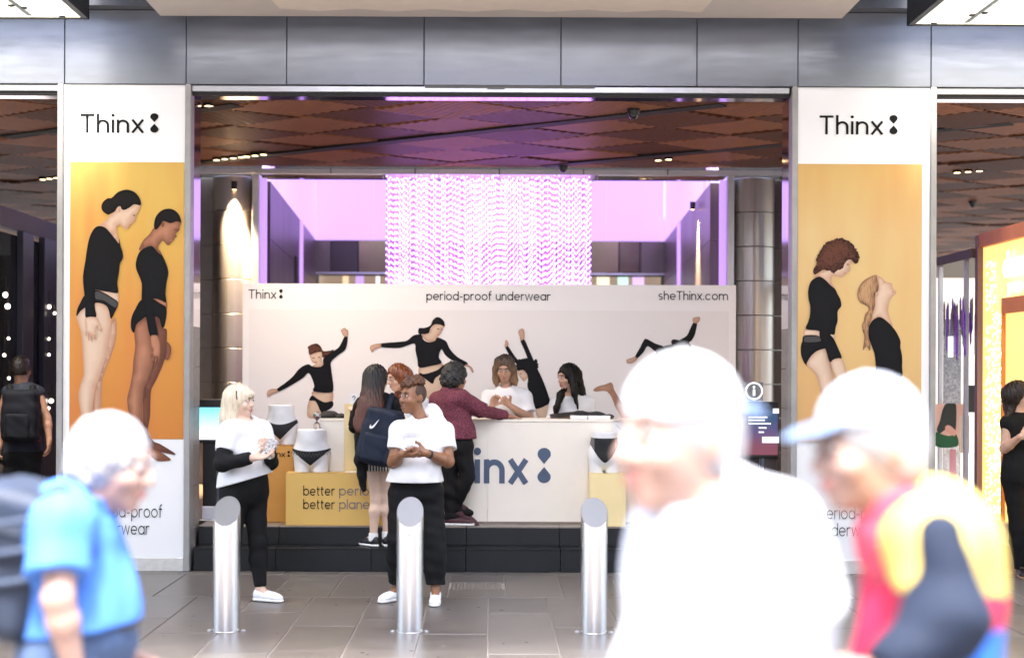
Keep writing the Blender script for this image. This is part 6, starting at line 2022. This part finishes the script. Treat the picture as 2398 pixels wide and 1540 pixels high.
DR_ = 2.77
J = joints(DR_, head=(2030, 1046), neck=(2105, 1205), sl=(2186, 1262, -.16), sr=(2150, 1250, .18), el=(2200, 1440, -.20), wl=(2090, 1580, -.26), er=(2150, 1440, .22), wr=(2060, 1560, .22))
hx = P(2205, 1650, DR_)
stand(J, .94, hx.x, DR_, (.2, -.15), .085, (0, 1, 0))
for q in 'lr': J['f' + q] = J['a' + q] + V3((-.2, 0, 0))
fR = (-.95, -.1, -.28)
mr_, L, M = person('person in peaked cap and yellow, red, navy and blue colour block jacket on the right', J, skin_near,
    dict(f=fR, headf=(-.96, -.22, -.12), fem=False, s=1., nose=1.2, belly=.03, res=.007, hands={'l': dict(d=(-.8, 0, -.5), n=(0, 1, 0), t=(-.3, 0, 1), curl=.5), 'r': dict(d=(-.8, 0, -.5), n=(0, -1, 0), t=(-.3, 0, 1), curl=.5)}),
    dict(skin_lip=lip1, brow_m=MATS['brow_grey2']))
jy, jr, jn, jb = mat('jacket_yellow', (.62, .46, .11), .7, bump=.1), mat('jacket_red', (.55, .012, .06), .7, bump=.1), mat('jacket_navy', (.0025, .009, .028), .85, bump=.1), mat('jacket_blue', (.012, .13, .55), .65, bump=.1)
S_ = Sdf(.0075)
r_, fw_, u__ = frame(fR)
sm, hm, Mt = torso_prims(S_, J, r_, fw_, .016, .06, hips=1.0, belly=.02)
S_.ell(sm + V3((.03, 0, -.04)), Mt, (.155, .10, .12), .06)
for q in 'lr':
    sh, el = V3(J['s' + q]), V3(J['e' + q])
    S_.cone(sh, sh + (el - sh) * .55, .080, .078, .03)
S_.noise = folds(.007, 30, 24, 9)
S_.clip(hm - V3((0, 0, .06)), (0, 0, -1))
xa = float(P(2150, 1400, DR_).x)
def jm(c):
    z, x = c[:, 2] + .10 * (c[:, 0] - xa), c[:, 0]
    o = np.where(z > 1.325, 0, np.where((x > xa) & (z < 1.262), 2, 1))
    return o
sdf_obj('jacket', S_, None, mr_, [jy, jr, jb], jm)
for q in 'lr':
    S_ = Sdf(.007)
    sh, el, wr = V3(J['s' + q]), V3(J['e' + q]), V3(J['w' + q])
    out = V3((0, -.045 if q == 'l' else .045, 0))
    S_.cone(sh + out + V3((0, 0, .01)), el + out * .7, .046, .074, .03).cone(el + out * .7, wr, .074, .052, .03, flat=True)
    S_.noise = folds(.006, 40, 40, 3)
    sdf_obj('sleeve', S_, jn, mr_)
S_ = Sdf(.006); nk = V3(J['neck']); S_.cone(nk + V3((.03, 0, -.05)), nk + V3((.01, 0, .055)), .115, .085, .02, flat=True); S_.noise = folds(.005, 60, 60)
sdf_obj('collar', S_, mat('collar_red', (.55, .05, .09), .7), mr_)
trousers(mr_, J, fR, jb, hm + V3((0, 0, .08)), .025, .97, amp=.006, wide=.02)
for q in 'lr': shoe_obj(mr_, J['a' + q], .002, (-1, 0, 0), shoe_k, sole_w, 1.)
H = hair_cap(L, M, 1., .010); face_cut(H, L, M, 1., up=-.045, w=.08, fw=.130, h=.10); H.clip(L(0, 0, -.075), -M[2])
sdf_obj('hair', H, hair_near, mr_)
cp = thing('cap', 'pale cap with slate blue peak worn by the person in the colour block jacket', 'cap', Vector(L(0, 0, .1)))
cap(cp, L, M, mat('pale_twill', (.40, .43, .50), .8), mat('slate_twill', (.10, .15, .24), .8), False, 1.03)

# ---------------------------------------------------------------- bollards
def bollard(label):
    b = thing('bollard', label, 'bollard', (0, 0, 0), 'stainless steel bollards along the pavement')
    st_ = mat('bollard_steel', (.88, .88, .88), .27, 1., bump=.05, bscale=60, bstretch=(1, 1, .02))
    q = MB()
    n, r, h, sl = 40, .089, .80, 1.02
    vs = [(r * math.cos(2 * PI * k / n), r * math.sin(2 * PI * k / n), 0.004) for k in range(n)]
    vs += [(x, y, h + sl * y * 1.0) for x, y, _ in vs]
    q.add(vs, [(k, (k + 1) % n, n + (k + 1) % n, n + k) for k in range(n)])
    put('post', q.mesh(), b, st_, True, True)
    rr = .0875
    rim = [(rr * math.cos(2 * PI * k / n), rr * math.sin(2 * PI * k / n), h + sl * rr * math.sin(2 * PI * k / n) + .0015) for k in range(n)]
    rim_o = [(x, y, z - .0015) for x, y, z in vs[n:]]
    MB().add(rim + rim_o, [tuple(range(n))] + [(n + k, n + (k + 1) % n, (k + 1) % n, k) for k in range(n)]).build('sloping_cap', mat('cap_steel', (.17, .175, .18), .5, .8), b, local=True)
    MB().lathe([(.092, 0), (.092, .006), (.089, .008)], (0, 0, .001), 40).build('base_collar', st_, b, local=True)
    for a in (-1, 1):
        MB().lathe([(.016, .0), (.016, .008), (.008, .012), (.001, .012)], (a * .112, .0, .001), 10).build('anchor_bolt', steel_light, b, local=True)
    MB().lathe([(.001, -.004), (.010, -.003), (.010, 0)], (0, 0, 0), 12).build('lock_plug', steel_light, b, local=True)
    pl = [o for o in kids(b) if o.name.startswith('lock_plug')][0]
    pl.data.transform(Matrix.Translation((0, -.0885, .655)) @ Matrix.Rotation(PI / 2, 4, 'X') @ Matrix.Rotation(PI, 4, 'X'))
    return b
b0 = bollard('steel bollard with sloping top in front of the blonde woman')
spots = [(530, 'steel bollard with sloping top in front of the blonde woman'), (959, 'steel bollard with sloping top in front of the curly haired staff member'), (1390, 'steel bollard with sloping top standing alone before the counter'), (95, 'steel bollard half hidden behind the man in blue'), (1822, 'steel bollard hidden behind the man in white polo')]
for i, (px, lab) in enumerate(spots[:4]):
    o = b0 if i == 0 else copy_tree(b0)
    o['label'] = lab
    p = P(px, 1478, 9.47)
    o.location = (p.x, 9.47, 0)
# ---------------------------------------------------------------- mannequin hips, goods on the counter, kiosks
mann = mat('mannequin_white', (.74, .74, .75), .35)
def hips(label, px0, px1, py0, py1, D, z0, kind):
    t = thing('mannequin', label, 'mannequin', P((px0 + px1) / 2, py1, D), 'mannequin hips in black briefs')
    c = P((px0 + px1) / 2, py1, D); c.z = z0
    H_ = (py1 - py0) * D / FD
    Wd = (px1 - px0) * D / FD / 2
    def form(g, res=.005):
        S_ = Sdf(res)
        o = V3(c)
        S_.cone(o + V3((0, 0, H_ * 1.05)), o + V3((0, 0, H_ * .80)), Wd * .76 + g, Wd * .76 + g, .03)
        S_.ell(o + V3((0, 0, H_ * .46)), np.eye(3), (Wd * 1.0 + g, Wd * .70 + g, H_ * .40), .04)
        for a in (-1, 1):
            S_.cone(o + V3((a * Wd * .50, 0, H_ * .38)), o + V3((a * Wd * .47, 0, -.02)), Wd * .47 + g, Wd * .41 + g, .008)
        for p_ in list(S_.pr)[:1]:
            pass
        return S_
    S_ = form(0)
    S_.clip(V3(c) + V3((0, 0, H_)), (0, 0, 1)).clip(V3(c) + V3((0, 0, .001)), (0, 0, -1))
    sdf_obj('hip_form', S_, mann, t)
    def brief(X, Y, Z, top, dip, leg, gus):
        x = (X - c.x) / Wd; z = (Z - c.z) / H_
        up = z - (top + dip * x * x)                 # above the waistband
        lo = (gus + leg * np.abs(x) ** (1.0 if kind != 'full' else 1.5)) - z
        return (np.maximum(up, lo) * H_).astype(np.float32)
    par = {'low': (.52, .14, .42, .13), 'lace': (.50, .06, .36, .16), 'full': (.86, .02, .55, .26)}[kind]
    S_ = form(.007)
    old = S_.noise
    class Cut(Sdf): pass
    S_.noise = None
    base = S_.mesh
    # cut the briefs out of the inflated form
    def cutfield(top_shift=0., par=par, g=.007, only=None):
        Q = form(g)
        fn = brief
        def nf(X, Y, Z):
            return 0 * (X + Y + Z)
        Q.noise = None
        Q.post = lambda X, Y, Z: fn(X, Y, Z, *par)
        return Q
    Q = cutfield()
    b_ = sdf_obj('briefs', Q, mat('brief_black', (.008, .008, .009), .7, bump=.2, bscale=200), t)
    if kind == 'lace':
        q2 = MB()
        n = 26
        pts = []
        for k in range(n + 1):
            x = -1 + 2 * k / n
            y = -math.sqrt(max(0, 1 - (x * .97) ** 2)) * (Wd * .70 + .012) - .001
            z = par[0] + par[1] * x * x - (.045 if k % 2 else .13)
            pts.append((c.x + x * (Wd + .008), c.y + y, c.z + z * H_))
        q2.tube(pts, .0022, 4)
        q2.build('lace_trim', mat('lace_grey', (.12, .11, .11), .7), t)
    if kind == 'full':
        for a in (-1, 1):
            def side(X, Y, Z, a=a):
                x = (X - c.x) / Wd
                return np.maximum(brief(X, Y, Z, *par), ((.62 - a * x) * Wd) + 0 * Y).astype(np.float32)
            Q = form(.009); Q.post = side
            sdf_obj('sheer_panel', Q, mat('sheer_grey', (.12, .115, .12), .6, noise=.4, nscale=80), t)
    return t
_old_mesh = Sdf.mesh
def _mesh(s, smooth=1):
    if getattr(s, 'post', None) is not None:
        post = s.post
        s.noise = None
        # evaluate the plain field, then intersect with the cutting field
        class W: pass
        return _old_mesh_post(s, post)
    return _old_mesh(s)
def _old_mesh_post(s, post):
    global nets
    keep = nets
    def hook(F, lo, h):
        ax = [lo[i] + h * np.arange(F.shape[i], dtype=np.float32) for i in range(3)]
        X, Y, Z = np.meshgrid(*ax, indexing='ij', sparse=True)
        return keep(np.maximum(F, post(X, Y, Z)).astype(np.float32), lo, h)
    nets = hook
    try:
        return _old_mesh(s)
    finally:
        nets = keep
Sdf.mesh = _mesh
hips('white mannequin hips in low black briefs on the orange plinth', 619, 697, 948, 1041, 12.92, ozt, 'low')
hips('white mannequin hips in lace trimmed black briefs on the long yellow plinth', 685, 773, 1006, 1106, 12.66, yzt, 'lace')
hips('white mannequin hips in high waisted black briefs on the pale yellow plinth', 1376, 1452, 1014, 1109, 12.66, rzt, 'full')

# goods on the counter
ZT = 1.3095
glass = mat('clear_glass', (.95, .95, .95), .03, trans=.9, spec=.5)
hg = thing('sand_timer', 'glass sand timer with red sand on the cream counter', 'timer', P(742, 1000, 12.74))
cz = P(742, 985, 12.74)
pole = MB()
pole.lathe([(.001, -.085), (.020, -.083), (.036, -.06), (.034, -.035), (.012, -.008), (.004, .0), (.012, .008), (.034, .035), (.036, .06), (.020, .083), (.001, .085)], (cz.x, 12.735, cz.z), 18)
pole.build('glass_bulb', glass, hg, smooth=True)
MB().lathe([(.001, .004), (.010, .010), (.029, .036), (.030, .042), (.001, .046)], (cz.x, 12.735, cz.z), 16).build('red_sand', mat('red_sand', (.35, .02, .025), .7), hg, smooth=True)
MB().lathe([(.001, -.100), (.030, -.098), (.030, -.086), (.001, -.085)], (cz.x, 12.735, cz.z), 16).build('timer_foot', glass, hg)
def heap(label, pts, cat='garments', m=None, seed=0, name='briefs_pile', group='black goods on the counter'):
    t = thing(name, label, cat, P(pts[0][0], pts[0][1], 12.9), group)
    S_ = Sdf(.006)
    for px, py, w, h in pts:
        c = np.array(P(px, py, 12.95)); 
        S_.ell(c, np.eye(3), (w * 12.95 / FD, .12, h * 12.95 / FD), .02)
    S_.noise = folds(.006, 60, 60, seed)
    S_.clip(V3((0, 0, ZT + .001)), (0, 0, -1))
    sdf_obj('folded_cloth', S_, m or MATS['brief_black'], t)
    return t
heap('heap of black briefs beside the sand timer', [(772, 972, 20, 11), (798, 975, 14, 8), (758, 975, 10, 8)])
heap('black garment draped over the white boxes on the counter', [(1360, 967, 22, 6), (1395, 969, 24, 6), (1425, 975, 12, 6)], seed=3)
for i, (px0, px1, lab) in enumerate(((1336, 1374, 'flat white box at the left under the black garment'), (1376, 1428, 'longer flat white box under the black garment'))):
    t = thing('flat_box', lab, 'box', P(px0, 978, 12.86), 'white boxes on the counter')
    x0, x1 = sx(px0, 12.86), sx(px1, 12.86)
    bx('box_base', white_panel, t, x0, x1, 12.80, 12.95, ZT + .001, ZT + .018, .002)
    bx('box_lid', mat('box_lid', (.85, .85, .86), .4), t, x0 - .001, x1 + .001, 12.799, 12.951, ZT + .0185, ZT + .034, .002)
tb = thing('tablet', 'dark tablet held flat over the counter by the black haired staff member', 'tablet', P(1312, 972, 13.1))
q = MB().box(-.12, .12, -.08, .08, -.004, .004).mesh(.003)
q.transform(Matrix.Translation(P(1318, 972, 13.12)) @ Matrix.Rotation(-.12, 4, 'Y') @ Matrix.Rotation(.25, 4, 'X'))
put('tablet_case', q, tb, mat('tablet_case', (.10, .05, .03), .4))
q = MB().box(-.11, .11, -.07, .07, .0045, .006).mesh()
q.transform(Matrix.Translation(P(1318, 972, 13.12)) @ Matrix.Rotation(-.12, 4, 'Y') @ Matrix.Rotation(.25, 4, 'X'))
put('tablet_screen', q, tb, frame_black)
lf = thing('leaflet', 'thin white leaflets lying on the long yellow plinth', 'leaflet', P(825, 1104, 12.64))
for k in range(3):
    bx('sheet', white_panel, lf, sx(808, 12.6) + .004 * k, sx(842, 12.6) + .005 * k, 12.60 + .004 * k, 12.70, yzt + .001 + .002 * k, yzt + .0025 + .002 * k)
sc_ = thing('sign_card', 'small white sign card standing on the tall yellow plinth', 'sign', P(826, 935, 12.765))
flat('card_face', white_panel, sc_, 819, 836, 921, 945, 12.768, 0)
MB().tube([P(824, 930, 12.762), P(828, 926, 12.762), P(832, 929, 12.762), P(829, 936, 12.762)], .0035, 5).build('card_mark', silver_ink, sc_)

# information kiosks left and right
def kiosk(label, px0, px1, py0, py1, pb, D, screen, side=1):
    t = thing('kiosk', label, 'kiosk', P((px0 + px1) / 2, py1, D), 'digital kiosks')
    x0, x1 = P(px0, py0, D).x, P(px1, py0, D).x
    z1, z0 = P(px0, py0, D).z, P(px0, py1, D).z
    bx('screen_case', frame_black, t, x0, x1, D, D + .10, z0, z1, .006)
    bx('stand_leg', frame_black, t, x0 + .04, x0 + .16, D + .02, D + .10, .385, z0, .004)
    bx('stand_leg', mat('kiosk_blue_steel', (.10, .13, .20), .3, .8), t, x0 + .17, x0 + .20, D + .03, D + .08, .385, z0, .003)
    bx('stand_foot', steel_light, t, x0 + .02, x1 - .02, D - .05, D + .22, .373, .384, .003)
    bx('screen_back', steel_dark, t, x0 + .21, x1 - .01, D + .04, D + .09, .50, z0, .003)
    s = bx('screen', screen, t, x0 + .012, x1 - .012, D - .002, D - .0005, z0 + .03, z1 - .075)
    return t, x0, x1, z0, z1
cyan = bpy.data.materials.new('cyan_screen'); cyan.use_nodes = True
nt = cyan.node_tree; b = nt.nodes['Principled BSDF']
tc = nt.nodes.new('ShaderNodeTexCoord'); sp = nt.nodes.new('ShaderNodeSeparateXYZ'); nt.links.new(tc.outputs['Generated'], sp.inputs[0])
r = nt.nodes.new('ShaderNodeValToRGB'); r.color_ramp.elements[0].position = .28; r.color_ramp.elements[0].color = (.9, .95, 1, 1); r.color_ramp.elements[1].position = .9; r.color_ramp.elements[1].color = (.16, .62, .80, 1)
e = r.color_ramp.elements.new(.31); e.color = (.5, .85, .95, 1)
nt.links.new(sp.outputs[2], r.inputs[0]); nt.links.new(r.outputs[0], b.inputs['Emission Color']); b.inputs['Emission Strength'].default_value = .19; b.inputs['Base Color'].default_value = (.02, .02, .02, 1)
k1_, a0_, a1_, q0_, q1_ = kiosk('digital kiosk with a bright sky blue screen behind the blonde woman', 464, 548, 934, 1036, 1218, 12.95, cyan)
bx('base_box', mat('kiosk_base', (.62, .62, .66), .4), k1_, a0_ + .04, a1_, 12.93, 13.1, .385, .50, .004)
dusk = bpy.data.materials.new('dusk_screen'); dusk.use_nodes = True
nt = dusk.node_tree; b = nt.nodes['Principled BSDF']
tc = nt.nodes.new('ShaderNodeTexCoord'); sp = nt.nodes.new('ShaderNodeSeparateXYZ'); nt.links.new(tc.outputs['Generated'], sp.inputs[0])
r = nt.nodes.new('ShaderNodeValToRGB'); r.color_ramp.elements[0].position = .2; r.color_ramp.elements[0].color = (.25, .06, .10, 1); r.color_ramp.elements[1].position = .8; r.color_ramp.elements[1].color = (.03, .08, .20, 1)
e = r.color_ramp.elements.new(.5); e.color = (.12, .08, .22, 1)
nt.links.new(sp.outputs[2], r.inputs[0]); nt.links.new(r.outputs[0], b.inputs['Emission Color']); b.inputs['Emission Strength'].default_value = .09; b.inputs['Base Color'].default_value = (.02, .02, .02, 1)
k2_, a0_, a1_, q0_, q1_ = kiosk('digital kiosk with a dusky screen and an information sign near the right pillar', 1738, 1824, 940, 1072, 1200, 12.9, dusk)
glow_w = mat('screen_white', (1, 1, 1), .4, emit=(1, 1, 1), estr=.17)
flat('screen_band', glow_w, k2_, 1784, 1823, 1022, 1036, 12.896, .002)
flat('screen_badge', glow_w, k2_, 1809, 1823, 956, 967, 12.896, .002)
for y, x0, x1 in ((976, 1752, 1796), (983, 1752, 1790), (991, 1752, 1804), (1001, 1776, 1794), (1011, 1776, 1788)):
    flat('screen_line', glow_w, k2_, x0, x1, y - 1.6, y + 1.6, 12.896, .002)
isg = thing('info_sign', 'clear square sign with a white circled letter i above the right kiosk', 'sign', P(1765, 916, 12.9))
flat('sign_plate', mat('sign_plate', (.35, .36, .38), .2, trans=.55), isg, 1744, 1786, 894, 938, 12.88, 0)
c = P(1765, 915, 12.876)
ring = MB()
rr = 19 * 12.88 / FD
ring.tube([c + Vector((rr * math.cos(t * PI / 16), 0, rr * math.sin(t * PI / 16))) for t in range(33)], .008, 6)
ring.build('sign_ring', glow_w, isg)
MB().box(c.x - .010, c.x + .010, 12.870, 12.877, c.z - .042, c.z + .016).ball((c.x, 12.873, c.z + .036), .011).build('sign_letter', glow_w, isg)
0 and bx('sign_edge', glow_w, isg, P(1744, 894, 12.88).x, P(1786, 894, 12.88).x, 12.876, 12.882, P(1765, 894, 12.88).z - .001, P(1765, 894, 12.88).z + .004)
